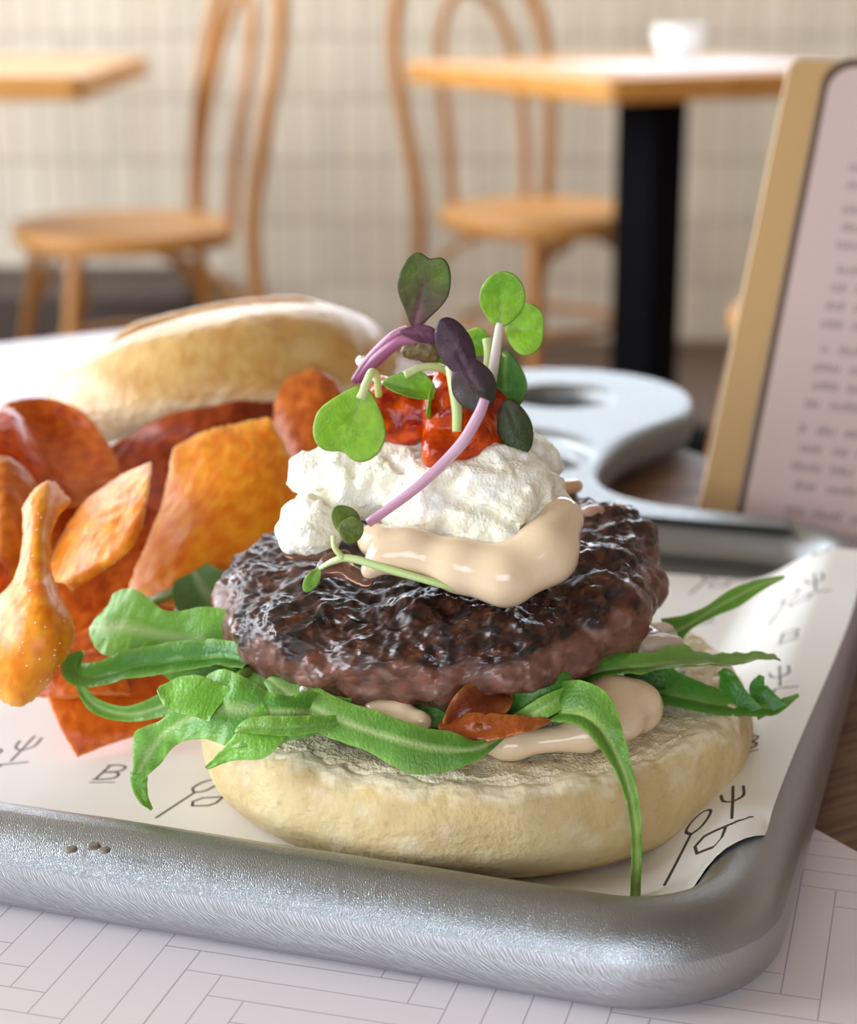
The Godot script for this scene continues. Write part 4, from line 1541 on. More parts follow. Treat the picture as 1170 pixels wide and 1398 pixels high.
func build_rocket() -> void:
	var up := Vector3(0, 0.75, 0.65)
	var flat := Vector3(0, 0.95, 0.3)
	var face := Vector3(0, 0.35, 0.94)
	var fresh := {"base": lin(108, 172, 50), "tip": lin(132, 190, 70), "rib": lin(176, 204, 128), "edge": lin(136, 186, 76)}
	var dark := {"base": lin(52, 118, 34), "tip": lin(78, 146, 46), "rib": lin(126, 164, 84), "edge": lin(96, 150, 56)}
	# broad leaf to the left of the patty
	rocket("broad bright green rocket leaf reaching left over the chips with a pale midrib", [
		[[Vector3(-0.0314, 0.7871, -0.3350), Vector3(-0.0400, 0.7898, -0.3410), Vector3(-0.0494, 0.7911, -0.3460), Vector3(-0.0588, 0.7916, -0.3500), Vector3(-0.0669, 0.7909, -0.3540), Vector3(-0.0707, 0.7893, -0.3580)],
		[0.0064, 0.0090, 0.0090, 0.0062, 0.0054, 0.0042, 0.0005], [0.0050, 0.0068, 0.0064, 0.0040, 0.0068, 0.0050, 0.0005],
		[face, face, face, Vector3(0.1, 0.6, 0.8)], fresh.merged({"fold": -0.12, "ruffle": 0.0012, "rib_width": 0.10, "wide": 1.2}, true)]])
	# curled leaf below it
	rocket("rolled green rocket leaf with a hooked tip below the broad leaf", [
		[[Vector3(-0.0339, 0.7921, -0.3300), Vector3(-0.0408, 0.7913, -0.3350), Vector3(-0.0498, 0.7895, -0.3380), Vector3(-0.0589, 0.7872, -0.3400), Vector3(-0.0669, 0.7840, -0.3430), Vector3(-0.0712, 0.7845, -0.3460), Vector3(-0.0706, 0.7871, -0.3500)],
		[0.0020, 0.0028, 0.0034, 0.0028, 0.0024, 0.0024, 0.0004], [0.0016, 0.0026, 0.0028, 0.0026, 0.0022, 0.0016, 0.0004],
		[up, up, Vector3(0, 0.55, 0.83)], fresh.merged({"fold": 0.55, "base": lin(62, 128, 36), "tip": lin(100, 162, 56), "rib": lin(110, 166, 72)}, true)],
		[[Vector3(-0.0407, 0.7891, -0.3340), Vector3(-0.0463, 0.7855, -0.3340), Vector3(-0.0521, 0.7810, -0.3360), Vector3(-0.0598, 0.7781, -0.3380), Vector3(-0.0668, 0.7789, -0.3410), Vector3(-0.0707, 0.7828, -0.3440)],
		[0.0016, 0.0024, 0.0018, 0.0012, 0.0012, 0.0006], [0.0016, 0.0024, 0.0020, 0.0014, 0.0012, 0.0006],
		[face, face], fresh.merged({"fold": 0.4, "base": lin(104, 160, 74)}, true), "curled_edge"]])
	# lobed leaf in front of the bun
	rocket("large lobed rocket leaf drooping over the bun's left rim towards the paper", [
		[[Vector3(-0.0142, 0.7886, -0.3130), Vector3(-0.0249, 0.7895, -0.3120), Vector3(-0.0344, 0.7897, -0.3130), Vector3(-0.0429, 0.7874, -0.3160), Vector3(-0.0497, 0.7824, -0.3190), Vector3(-0.0537, 0.7763, -0.3210), Vector3(-0.0563, 0.7708, -0.3220)],
		[0.0014, 0.0034, 0.0046, 0.0030, 0.0020, 0.0018, 0.0004], [0.0022, 0.0030, 0.0020, 0.0040, 0.0052, 0.0026, 0.0016, 0.0030, 0.0012, 0.0004],
		[up, Vector3(0, 0.6, 0.8), face], fresh.merged({"fold": -0.15, "base": lin(70, 140, 40), "tip": lin(130, 186, 74), "ruffle": 0.0012, "wide": 1.55}, true)],
		[[Vector3(-0.0282, 0.7880, -0.3110), Vector3(-0.0321, 0.7858, -0.3095), Vector3(-0.0363, 0.7826, -0.3100), Vector3(-0.0410, 0.7784, -0.3120)],
		[0.0034, 0.0040, 0.0016, 0.0003], [0.0038, 0.0024, 0.0012, 0.0003],
		[up, face], fresh.merged({"fold": 0.1, "rib_width": 0.0}, true), "lobe"],
		[[Vector3(-0.0385, 0.7897, -0.3140), Vector3(-0.0440, 0.7906, -0.3170), Vector3(-0.0480, 0.7905, -0.3190), Vector3(-0.0507, 0.7909, -0.3200)],
		[0.0030, 0.0034, 0.0026, 0.0005], [0.0034, 0.0034, 0.0026, 0.0005],
		[up, up], fresh.merged({"fold": 0.1, "rib_width": 0.0}, true), "lobe"],
		[[Vector3(-0.0553, 0.7730, -0.3215), Vector3(-0.0553, 0.7706, -0.3210), Vector3(-0.0544, 0.7683, -0.3200), Vector3(-0.0530, 0.7660, -0.3200)],
		[0.0016, 0.0014, 0.0009, 0.0003], [0.0016, 0.0014, 0.0009, 0.0003],
		[face, face], fresh.merged({"fold": 0.1, "rib_width": 0.0, "wide": 1.1}, true), "lobe"],
		[[Vector3(-0.0353, 0.7861, -0.3105), Vector3(-0.0320, 0.7881, -0.3085), Vector3(-0.0245, 0.7887, -0.3070), Vector3(-0.0166, 0.7893, -0.3080)],
		[0.0005, 0.0014, 0.0016, 0.0010], [0.0005, 0.0012, 0.0014, 0.0010],
		[face, face], fresh.merged({"fold": -0.5, "base": lin(126, 170, 62), "tip": lin(96, 150, 50), "rib_width": 0.0}, true), "rolled_lobe"]])
	# long blade along the front of the bun
	rocket("long smooth green rocket blade lying along the bun's front rim", [
		[[Vector3(-0.0306, 0.7906, -0.3260), Vector3(-0.0238, 0.7903, -0.3160), Vector3(-0.0153, 0.7893, -0.3080), Vector3(-0.0059, 0.7879, -0.3035), Vector3(0.0020, 0.7864, -0.3025), Vector3(0.0086, 0.7857, -0.3040), Vector3(0.0140, 0.7864, -0.3090)],
		[0.0010, 0.0032, 0.0034, 0.0036, 0.0030, 0.0030, 0.0012, 0.0005], [0.0010, 0.0030, 0.0032, 0.0030, 0.0044, 0.0030, 0.0014, 0.0005],
		[up, Vector3(0, 0.7, 0.72), Vector3(0, 0.5, 0.85)], fresh.merged({"fold": -0.2, "base": lin(118, 168, 72), "tip": lin(80, 138, 44), "rib": lin(186, 208, 140), "ruffle": 0.0004}, true)]])
	var t := thing("rocket_stalk", Vector3(-0.0402, 0.7867, -0.3280), "thick pale green rocket stalk poking out left of the patty's foot", "stem")
	stalk([Vector3(-0.0403, 0.7868, -0.3270), Vector3(-0.0367, 0.7891, -0.3290), Vector3(-0.0332, 0.7905, -0.3330), Vector3(-0.0297, 0.7906, -0.3400)], [0.0012, 0.0013, 0.0014], [lin(150, 182, 82), lin(172, 194, 96), lin(150, 178, 80)], M.leaf, t)
	# grey-green leaf behind the patty's left end
	t = rocket("dull grey-green rocket leaf standing behind the patty's left end", [
		[[Vector3(-0.0406, 0.7841, -0.3750), Vector3(-0.0448, 0.7864, -0.3780), Vector3(-0.0490, 0.7894, -0.3800), Vector3(-0.0516, 0.7935, -0.3820)],
		[0.0060, 0.0076, 0.0060, 0.0040], [0.0050, 0.0064, 0.0060, 0.0030],
		[face, face], {"base": lin(92, 132, 66), "tip": lin(98, 140, 76), "rib": lin(160, 184, 130), "edge": lin(104, 146, 78)}]])
	stalk([Vector3(-0.0552, 0.7884, -0.3840), Vector3(-0.0596, 0.7860, -0.3860), Vector3(-0.0649, 0.7825, -0.3900)], [0.0013, 0.0012], [lin(128, 152, 78), lin(120, 146, 70)], M.leaf, t)
	# right side
	rocket("long light green rocket leaf pointing right past the bun with a curled tip", [
		[[Vector3(0.0244, 0.7889, -0.3250), Vector3(0.0327, 0.7926, -0.3250), Vector3(0.0411, 0.7932, -0.3260), Vector3(0.0487, 0.7917, -0.3300), Vector3(0.0567, 0.7898, -0.3360), Vector3(0.0650, 0.7886, -0.3420), Vector3(0.0708, 0.7867, -0.3460)],
		[0.0014, 0.0020, 0.0022, 0.0022, 0.0034, 0.0026, 0.0016, 0.0010, 0.0004], [0.0014, 0.0020, 0.0022, 0.0020, 0.0014, 0.0012, 0.0012, 0.0010, 0.0004],
		[Vector3(0, 0.8, 0.6), flat, flat], fresh.merged({"fold": 0.35, "base": lin(96, 150, 52), "tip": lin(128, 174, 84), "ruffle": 0.0008}, true)]])
	rocket("dark green toothed rocket leaf lying on the bun's right rim", [
		[[Vector3(0.0384, 0.7859, -0.3380), Vector3(0.0462, 0.7836, -0.3360), Vector3(0.0542, 0.7816, -0.3360), Vector3(0.0620, 0.7793, -0.3390), Vector3(0.0692, 0.7776, -0.3420), Vector3(0.0749, 0.7795, -0.3450)],
		[0.0040, 0.0050, 0.0036, 0.0030, 0.0014, 0.0010, 0.0010, 0.0003], [0.0024, 0.0030, 0.0026, 0.0026, 0.0022, 0.0018, 0.0010, 0.0003],
		[Vector3(0, 0.8, 0.6), up], dark.merged({"fold": 0.3, "tip": lin(104, 160, 52)}, true)],
		[[Vector3(0.0624, 0.7776, -0.3388), Vector3(0.0606, 0.7818, -0.3395), Vector3(0.0595, 0.7848, -0.3410), Vector3(0.0584, 0.7859, -0.3420)], [0.0034, 0.0026, 0.0014, 0.0006], [0.0034, 0.0022, 0.0014, 0.0006], [face, face], dark.merged({"rib_width": 0.0}, true), "tooth"],
		[[Vector3(0.0690, 0.7771, -0.3415), Vector3(0.0674, 0.7799, -0.3425), Vector3(0.0663, 0.7815, -0.3440), Vector3(0.0672, 0.7836, -0.3450)], [0.0028, 0.0022, 0.0014, 0.0005], [0.0028, 0.0018, 0.0014, 0.0005], [face, face], dark.merged({"rib_width": 0.0}, true), "tooth"]])
	rocket("narrow rocket leaf hanging straight down over the bun's front onto the paper", [
		[[Vector3(0.0192, 0.7851, -0.3180), Vector3(0.0247, 0.7903, -0.3100), Vector3(0.0297, 0.7904, -0.3055), Vector3(0.0336, 0.7857, -0.3015), Vector3(0.0362, 0.7785, -0.2985), Vector3(0.0372, 0.7704, -0.2975), Vector3(0.0373, 0.7631, -0.2975), Vector3(0.0374, 0.7570, -0.2985)],
		[0.0030, 0.0048, 0.0046, 0.0024, 0.0013, 0.0009, 0.0008, 0.0008, 0.0008], [0.0020, 0.0022, 0.0024, 0.0020, 0.0012, 0.0009, 0.0008, 0.0008, 0.0008],
		[up, up, face, face, face], fresh.merged({"fold": 0.3, "base": lin(72, 130, 40), "tip": lin(122, 158, 62), "rib": lin(168, 196, 108), "steps": 90, "rib_width": 0.07}, true)]])
	rocket("folded glossy dark green leaf tucked under the patty's front right", [
		[[Vector3(0.0144, 0.7843, -0.3180), Vector3(0.0180, 0.7901, -0.3140), Vector3(0.0215, 0.7947, -0.3140), Vector3(0.0238, 0.7968, -0.3180), Vector3(0.0256, 0.7967, -0.3240)],
		[0.0016, 0.0040, 0.0054, 0.0040, 0.0014], [0.0014, 0.0034, 0.0046, 0.0036, 0.0014],
		[face, face], dark.merged({"fold": -0.25}, true)],
		[[Vector3(0.0142, 0.7857, -0.3140), Vector3(0.0181, 0.7890, -0.3110), Vector3(0.0221, 0.7914, -0.3110), Vector3(0.0277, 0.7929, -0.3150)],
		[0.0010, 0.0014, 0.0016, 0.0010], [0.0010, 0.0014, 0.0016, 0.0010], [face, face], fresh.merged({"base": lin(122, 164, 74)}, true), "folded_edge"]])
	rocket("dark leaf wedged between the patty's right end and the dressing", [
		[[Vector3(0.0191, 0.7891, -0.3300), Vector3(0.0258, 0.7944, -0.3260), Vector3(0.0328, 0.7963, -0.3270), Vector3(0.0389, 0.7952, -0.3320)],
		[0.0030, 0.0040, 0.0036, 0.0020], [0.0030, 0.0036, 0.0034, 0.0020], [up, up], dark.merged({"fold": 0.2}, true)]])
	rocket("slim rocket leaf tip slanting up to the right behind the bun", [
		[[Vector3(0.0513, 0.7847, -0.3650), Vector3(0.0563, 0.7866, -0.3680), Vector3(0.0630, 0.7892, -0.3720), Vector3(0.0707, 0.7918, -0.3760), Vector3(0.0780, 0.7930, -0.3800)],
		[0.0034, 0.0020, 0.0012, 0.0016, 0.0010, 0.0003], [0.0022, 0.0010, 0.0012, 0.0018, 0.0010, 0.0003],
		[Vector3(0, 0.6, 0.8), face], fresh.merged({"fold": 0.25, "base": lin(84, 146, 44), "rib_width": 0.06}, true)]])
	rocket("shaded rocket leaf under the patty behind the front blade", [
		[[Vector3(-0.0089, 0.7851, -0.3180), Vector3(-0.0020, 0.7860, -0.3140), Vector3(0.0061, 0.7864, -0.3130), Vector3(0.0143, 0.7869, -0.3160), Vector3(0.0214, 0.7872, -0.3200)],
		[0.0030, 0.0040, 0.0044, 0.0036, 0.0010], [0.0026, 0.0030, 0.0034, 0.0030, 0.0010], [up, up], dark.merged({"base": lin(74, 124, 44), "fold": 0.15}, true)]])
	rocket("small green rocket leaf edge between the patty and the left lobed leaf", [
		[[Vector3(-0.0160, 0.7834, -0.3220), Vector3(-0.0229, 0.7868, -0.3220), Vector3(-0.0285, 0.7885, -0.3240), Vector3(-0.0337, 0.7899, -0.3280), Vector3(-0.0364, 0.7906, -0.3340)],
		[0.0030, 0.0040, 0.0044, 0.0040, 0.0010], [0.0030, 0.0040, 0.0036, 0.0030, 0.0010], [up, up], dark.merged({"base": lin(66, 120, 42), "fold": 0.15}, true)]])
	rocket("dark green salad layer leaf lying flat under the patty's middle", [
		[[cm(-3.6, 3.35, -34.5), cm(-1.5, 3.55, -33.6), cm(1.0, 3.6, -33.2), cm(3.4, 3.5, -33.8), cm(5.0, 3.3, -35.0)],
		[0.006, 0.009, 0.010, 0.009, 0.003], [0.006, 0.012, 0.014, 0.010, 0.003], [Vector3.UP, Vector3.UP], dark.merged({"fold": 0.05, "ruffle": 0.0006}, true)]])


# ---------------------------------------------------------------- dressing, patty and toppings
func build_sauces() -> void:
	var cream := func(_p: Vector3) -> Color: return lin(232, 206, 170)
	var g := Geo.new()
	blob(g, [[Vector3(0.0295, 0.7870, -0.3180), Vector3(0.0394, 0.7859, -0.3230), 0.0045, 0.0052], [Vector3(0.0346, 0.7878, -0.3220), Vector3(0.0370, 0.7857, -0.3165), 0.0042, 0.0030], [Vector3(0.0142, 0.7831, -0.3120), Vector3(0.0291, 0.7845, -0.3125), 0.0022, 0.0026], [Vector3(0.0075, 0.7826, -0.3150), Vector3(0.0156, 0.7828, -0.3120), 0.0016, 0.0020], [Vector3(0.0292, 0.7846, -0.3140), Vector3(0.0336, 0.7853, -0.3175), 0.0025, 0.0030]],
		0.004, 0.00075, cream)
	single("dressing_dollop", g, M.sauce, "glossy cream dressing dollop smeared along the bun's front right", "dressing", "cream dressing on the burger")
	g = Geo.new()
	blob(g, [[Vector3(-0.0099, 0.7884, -0.3160), Vector3(-0.0050, 0.7884, -0.3145), 0.0022, 0.0024], [Vector3(-0.0054, 0.7852, -0.3125), Vector3(-0.0013, 0.7876, -0.3120), 0.0018, 0.0020]], 0.003, 0.0007, cream)
	single("dressing_dollop", g, M.sauce, "little cream dressing drip showing between the leaves under the patty's middle", "dressing", "cream dressing on the burger")
	g = Geo.new()
	blob(g, [[Vector3(0.0412, 0.7921, -0.3360), Vector3(0.0479, 0.7909, -0.3400), 0.0040, 0.0034], [Vector3(0.0434, 0.7903, -0.3450), Vector3(0.0483, 0.7884, -0.3550), 0.0040, 0.0030]], 0.004, 0.0008, func(_p): return lin(206, 190, 172))
	single("dressing_dollop", g, M.sauce, "greyish translucent dressing puddle beside the patty's right end", "dressing", "cream dressing on the burger")


func build_patty() -> void:
	var centre := cm(0.32, 4.82, -35.4)
	var tilt := Basis(Vector3(0, 0, 1), deg_to_rad(5.5)) * Basis(Vector3(1, 0, 0), deg_to_rad(5.5))
	var g := Geo.new()
	var prof := [Vector2(0, -0.86), Vector2(2.4, -0.88), Vector2(3.5, -0.86), Vector2(4.02, -0.70), Vector2(4.34, -0.38), Vector2(4.50, 0.0), Vector2(4.48, 0.36), Vector2(4.26, 0.68), Vector2(3.86, 0.86), Vector2(3.2, 0.92), Vector2(1.8, 0.92), Vector2(0, 0.90)]
	turned(g, prof, 230, 560, func(gg: Geo, _t: float, w: float, p: Vector3):
		var q := Vector3(p.x * 1.0, p.y, p.z * 0.97) * 0.01
		var n := Vector3(p.x / 4.5, 0, p.z / 4.5) * smoothstep(2.6, 4.3, Vector2(p.x, p.z).length()) * 1.1 + Vector3(0, clampf(p.y / 0.9, -1, 1), 0)
		n = n.normalized()
		var cell := n_cell.get_noise_3dv(q * 0.62)
		var upper := smoothstep(0.1, 0.92, p.y + n_soft.get_noise_3dv(q * 1.2) * 0.5 + n_mid.get_noise_3dv(q * 0.7) * 0.2)
		var fine := n_ridge.get_noise_3dv(q * 0.95)
		var cell_small := n_cell.get_noise_3dv(q * 1.35 + Vector3.ONE)
		var out := n_soft.get_noise_3dv(q * 0.8) * 0.0036 - (cell + 0.45) * 0.0030 * (1.0 - 0.5 * upper) - (cell_small + 0.45) * 0.0011
		out += n_soft.get_noise_3dv(q * 3.0) * 0.0008 + fine * 0.0008 * (0.1 + upper) + n_ridge.get_noise_3dv(q * 2.3) * 0.00032 * (0.3 + upper)
		# a shallow notch at the right end
		gg.v.append(centre + tilt * (q + n * out))
		var side := lin(124, 84, 70).lerp(lin(86, 54, 43), clampf(0.5 + n_mid.get_noise_3dv(q * 1.1) * 1.1, 0.0, 1.0))
		side = side.lerp(lin(158, 122, 106), clampf(n_mid.get_noise_3dv(q * 1.7 + Vector3.ONE) * 1.7 - 0.2, 0.0, 1.0) * 0.8)
		side = side.lerp(lin(122, 56, 26), clampf(n_mid.get_noise_3dv(q * 1.2 - Vector3.ONE) * 1.8 - 0.1, 0.0, 1.0) * 0.7)
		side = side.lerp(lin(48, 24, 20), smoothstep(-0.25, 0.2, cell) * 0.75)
		var char_ := lin(66, 36, 24).lerp(lin(24, 15, 13), clampf(0.5 + n_mid.get_noise_3dv(q * 1.3) * 1.3 + fine * 0.3, 0.0, 1.0))
		char_ = char_.lerp(lin(112, 62, 38), clampf(n_mid.get_noise_3dv(q * 1.8 + Vector3(3, 1, 2)) * 1.8 - 0.15, 0.0, 1.0) * 0.75)
		var c := side.lerp(char_, smoothstep(0.3, 0.8, upper + n_mid.get_noise_3dv(q * 0.9) * 0.3))
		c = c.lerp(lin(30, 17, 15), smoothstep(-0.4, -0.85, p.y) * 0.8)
		gg.c.append(c))
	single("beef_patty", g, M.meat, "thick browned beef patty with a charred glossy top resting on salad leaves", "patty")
	# caramelised onion hanging out under it
	g = Geo.new()
	var amber := {"base": lin(92, 42, 16), "tip": lin(166, 92, 40), "edge": lin(190, 116, 56), "rib_width": 0.0, "thick": 0.0011, "ruffle": 0.0012}
	var t := thing("onion_strip", Vector3(0.0074, 0.7877, -0.3100), "translucent brown caramelised onion strip curling out beneath the patty's front", "onion")
	leaf(g, [Vector3(0.0143, 0.7939, -0.3180), Vector3(0.0112, 0.7923, -0.3130), Vector3(0.0080, 0.7907, -0.3105), Vector3(0.0050, 0.7885, -0.3100), Vector3(0.0036, 0.7863, -0.3100)], [0.0012, 0.0034, 0.0034, 0.0024, 0.0010], [0.0012, 0.0030, 0.0036, 0.0022, 0.0010], [Vector3(0, 0.4, 0.9), Vector3(0.3, 0.4, 0.9)], amber.merged({"fold": 0.4, "tip": lin(120, 46, 16)}, true))
	obj("onion_curl", g, M.relish, t)
	g = Geo.new()
	leaf(g, [Vector3(0.0028, 0.7881, -0.3105), Vector3(0.0073, 0.7871, -0.3080), Vector3(0.0140, 0.7879, -0.3075), Vector3(0.0187, 0.7884, -0.3085), Vector3(0.0223, 0.7886, -0.3100)], [0.0016, 0.0030, 0.0024, 0.0012, 0.0003], [0.0014, 0.0018, 0.0014, 0.0010, 0.0003], [Vector3(0, 0.6, 0.8), Vector3(0, 0.6, 0.8)], amber.merged({"base": lin(150, 66, 22), "fold": 0.3}, true))
	obj("onion_tail", g, M.relish, t)


func build_toppings() -> void:
	# cream dressing on the patty, under the cheese
	var cream := func(_p: Vector3) -> Color: return lin(234, 208, 172)
	var g := Geo.new()
	blob(g, [[Vector3(-0.0102, 0.8159, -0.3330), Vector3(-0.0034, 0.8153, -0.3275), 0.0034, 0.0040], [Vector3(-0.0034, 0.8153, -0.3275), Vector3(0.0061, 0.8138, -0.3240), 0.0040, 0.0044], [Vector3(0.0061, 0.8138, -0.3240), Vector3(0.0142, 0.8127, -0.3215), 0.0044, 0.0050], [Vector3(0.0142, 0.8127, -0.3215), Vector3(0.0218, 0.8157, -0.3245), 0.0050, 0.0052], [Vector3(0.0218, 0.8166, -0.3245), Vector3(0.0251, 0.8203, -0.3320), 0.0054, 0.0044],
		[Vector3(-0.0036, 0.8127, -0.3400), Vector3(0.0163, 0.8133, -0.3380), 0.0040, 0.0045], [Vector3(-0.0110, 0.8125, -0.3255), Vector3(-0.0089, 0.8148, -0.3265), 0.0018, 0.0026]],
		0.004, 0.0007, cream)
	single("dressing_dollop", g, M.sauce, "thick glossy cream dressing pooling on the patty below the white cheese", "dressing", "cream dressing on the burger")
	for d in [[[[Vector3(0.0288, 0.8131, -0.3790), Vector3(0.0318, 0.8132, -0.3810), 0.0020, 0.0016]], lin(226, 182, 140), "small peach dressing dab on the patty's back edge beside the cheese"],
			[[[Vector3(0.0340, 0.8118, -0.3655), Vector3(0.0399, 0.8118, -0.3665), 0.0016, 0.0018], [Vector3(0.0315, 0.8111, -0.3645), Vector3(0.0350, 0.8110, -0.3640), 0.0014, 0.0015]], lin(188, 150, 132), "pinkish brown dressing dab on the charred top right of the cheese"]]:
		g = Geo.new()
		var tone: Color = d[1]
		blob(g, d[0], 0.0025, 0.0006, func(_p): return tone)
		single("dressing_dollop", g, M.sauce, d[2], "dressing", "cream dressing on the burger")
	# meat juice round the cheese
	g = Geo.new()
	blob(g, [[Vector3(-0.0264, 0.8116, -0.3400), Vector3(-0.0197, 0.8129, -0.3360), 0.0020, 0.0022], [Vector3(-0.0187, 0.8122, -0.3300), Vector3(-0.0117, 0.8103, -0.3260), 0.0016, 0.0016], [Vector3(-0.0160, 0.8133, -0.3310), Vector3(-0.0202, 0.8107, -0.3300), 0.0014, 0.0012]], 0.003, 0.0006, func(_p): return Color.WHITE)
	g.c.clear()
	single("meat_juice", g, M.juice, "clear brown meat juice beading on the patty left of the dressing", "juice")
	# soft white cheese in three lumps
	var white := func(p: Vector3) -> Color:
		var m := clampf(0.5 + n_mid.get_noise_3dv(p * 1.4) * 1.1, 0.0, 1.0)
		return lin(250, 248, 240).lerp(lin(244, 238, 212), m)
	var crack := [Vector3(0.0015, 0.8263, -0.3300), Vector3(0.0064, 0.8243, -0.3280), Vector3(0.0113, 0.8235, -0.3270), Vector3(0.0162, 0.8212, -0.3260), Vector3(0.0179, 0.8201, -0.3270), Vector3(0.0197, 0.8223, -0.3300), Vector3(0.0218, 0.8243, -0.3330)]
	var crumbly := func(p: Vector3) -> float:
		var groove := 0.0
		for k in crack.size() - 1:
			if k == 3: continue
			var a := Vector2(crack[k].x, crack[k].y)
			var ba := Vector2(crack[k + 1].x, crack[k + 1].y) - a
			var q := Vector2(p.x, p.y) - a
			var off := (q - ba * clampf(q.dot(ba) / ba.length_squared(), 0.0, 1.0)).length()
			groove = maxf(groove, exp(-pow(off / 0.0007, 2.0)))
		return groove * 0.0019 + n_mid.get_noise_3dv(p * 0.9) * 0.0013 + n_ridge.get_noise_3dv(p * 0.8) * 0.0010 + n_fine.get_noise_3dv(p * 0.5) * 0.00035 + n_cell.get_noise_3dv(p * 0.9) * 0.0010
	g = Geo.new()
	blob(g, [[Vector3(-0.0007, 0.8191, -0.3460), Vector3(0.0135, 0.8217, -0.3420), 0.0092, 0.0108], [Vector3(0.0000, 0.8213, -0.3385), Vector3(0.0161, 0.8221, -0.3355), 0.0070, 0.0082], [Vector3(0.0076, 0.8194, -0.3325), Vector3(0.0145, 0.8196, -0.3305), 0.0050, 0.0052], [Vector3(0.0096, 0.8173, -0.3265), Vector3(0.0157, 0.8177, -0.3255), 0.0026, 0.0026], [Vector3(0.0022, 0.8242, -0.3520), Vector3(0.0152, 0.8255, -0.3500), 0.0082, 0.0092], [Vector3(0.0166, 0.8230, -0.3480), Vector3(0.0203, 0.8208, -0.3400), 0.0070, 0.0052], [Vector3(0.0104, 0.8174, -0.3320), Vector3(0.0160, 0.8177, -0.3320), 0.0046, 0.0040], [Vector3(0.0225, 0.8272, -0.3560), Vector3(0.0229, 0.8249, -0.3520), 0.0030, 0.0036], [Vector3(0.0238, 0.8202, -0.3420), Vector3(0.0218, 0.8183, -0.3360), 0.0040, 0.0034], [Vector3(0.0143, 0.8168, -0.3255), Vector3(0.0131, 0.8172, -0.3280), 0.0018, 0.0022], [Vector3(0.0021, 0.8176, -0.3360), Vector3(-0.0035, 0.8186, -0.3400), 0.0050, 0.0044]],
		0.003, 0.00062, white, crumbly, 0.002)
	single("soft_cheese", g, M.cheese, "biggest lump of crumbly white cheese, cracked, on top of the dressing", "cheese", "lumps of soft white cheese")
	g = Geo.new()
	blob(g, [[Vector3(-0.0168, 0.8249, -0.3520), Vector3(-0.0036, 0.8249, -0.3520), 0.0062, 0.0076], [Vector3(-0.0232, 0.8232, -0.3500), Vector3(-0.0167, 0.8240, -0.3500), 0.0036, 0.0054], [Vector3(-0.0187, 0.8198, -0.3460), Vector3(-0.0154, 0.8218, -0.3460), 0.0042, 0.0050], [Vector3(-0.0066, 0.8271, -0.3540), Vector3(-0.0096, 0.8276, -0.3560), 0.0048, 0.0038], [Vector3(-0.0245, 0.8255, -0.3500), Vector3(-0.0251, 0.8243, -0.3500), 0.0020, 0.0020], [Vector3(-0.0079, 0.8231, -0.3450), Vector3(-0.0058, 0.8248, -0.3470), 0.0052, 0.0052]],
		0.003, 0.00062, white, crumbly, 0.002)
	single("soft_cheese", g, M.cheese, "upper left lump of crumbly white cheese beneath the heart-shaped leaf", "cheese", "lumps of soft white cheese")
	g = Geo.new()
	blob(g, [[Vector3(-0.0254, 0.8158, -0.3440), Vector3(-0.0219, 0.8164, -0.3420), 0.0042, 0.0050], [Vector3(-0.0263, 0.8141, -0.3400), Vector3(-0.0205, 0.8146, -0.3370), 0.0030, 0.0036], [Vector3(-0.0230, 0.8179, -0.3450), Vector3(-0.0216, 0.8171, -0.3450), 0.0038, 0.0036]],
		0.0025, 0.00058, white, crumbly, 0.002)
	single("soft_cheese", g, M.cheese, "small cube-like white cheese crumb on the patty's left behind the curled sprout", "cheese", "lumps of soft white cheese")
	# tomato relish: skins and flesh in folded pieces
	var red := func(p: Vector3) -> Color:
		return lin(222, 84, 2).lerp(lin(146, 22, 1), clampf(0.5 + n_mid.get_noise_3dv(p * 1.4) * 1.2, 0.0, 1.0))
	var lumpy := func(p: Vector3) -> float:
		return n_mid.get_noise_3dv(p * 0.8) * 0.0012 + n_ridge.get_noise_3dv(p * 0.6) * 0.0006
	g = Geo.new()
	blob(g, [[Vector3(-0.0094, 0.8372, -0.3520), Vector3(-0.0022, 0.8374, -0.3500), 0.0056, 0.0060], [Vector3(-0.0036, 0.8349, -0.3480), Vector3(-0.0094, 0.8351, -0.3500), 0.0044, 0.0040], [Vector3(-0.0124, 0.8384, -0.3550), Vector3(-0.0094, 0.8392, -0.3550), 0.0030, 0.0034], [Vector3(-0.0058, 0.8394, -0.3540), Vector3(0.0007, 0.8389, -0.3530), 0.0040, 0.0050]], 0.0022, 0.0006, red, lumpy, 0.002)
	single("tomato_relish", g, M.relish, "left lump of glossy red tomato relish on the white cheese", "relish", "tomato relish on the cheese")
	g = Geo.new()
	blob(g, [[Vector3(0.0029, 0.8410, -0.3500), Vector3(0.0015, 0.8318, -0.3400), 0.0036, 0.0032], [Vector3(0.0050, 0.8383, -0.3460), Vector3(0.0123, 0.8325, -0.3430), 0.0066, 0.0026], [Vector3(0.0077, 0.8337, -0.3410), Vector3(0.0021, 0.8316, -0.3390), 0.0040, 0.0022], [Vector3(0.0065, 0.8413, -0.3520), Vector3(0.0108, 0.8374, -0.3500), 0.0056, 0.0060], [Vector3(0.0092, 0.8349, -0.3450), Vector3(0.0128, 0.8330, -0.3450), 0.0040, 0.0030]], 0.002, 0.0006, red, lumpy, 0.002)
	single("tomato_relish", g, M.relish, "right wedge of glossy red tomato relish hanging over the cheese", "relish", "tomato relish on the cheese")


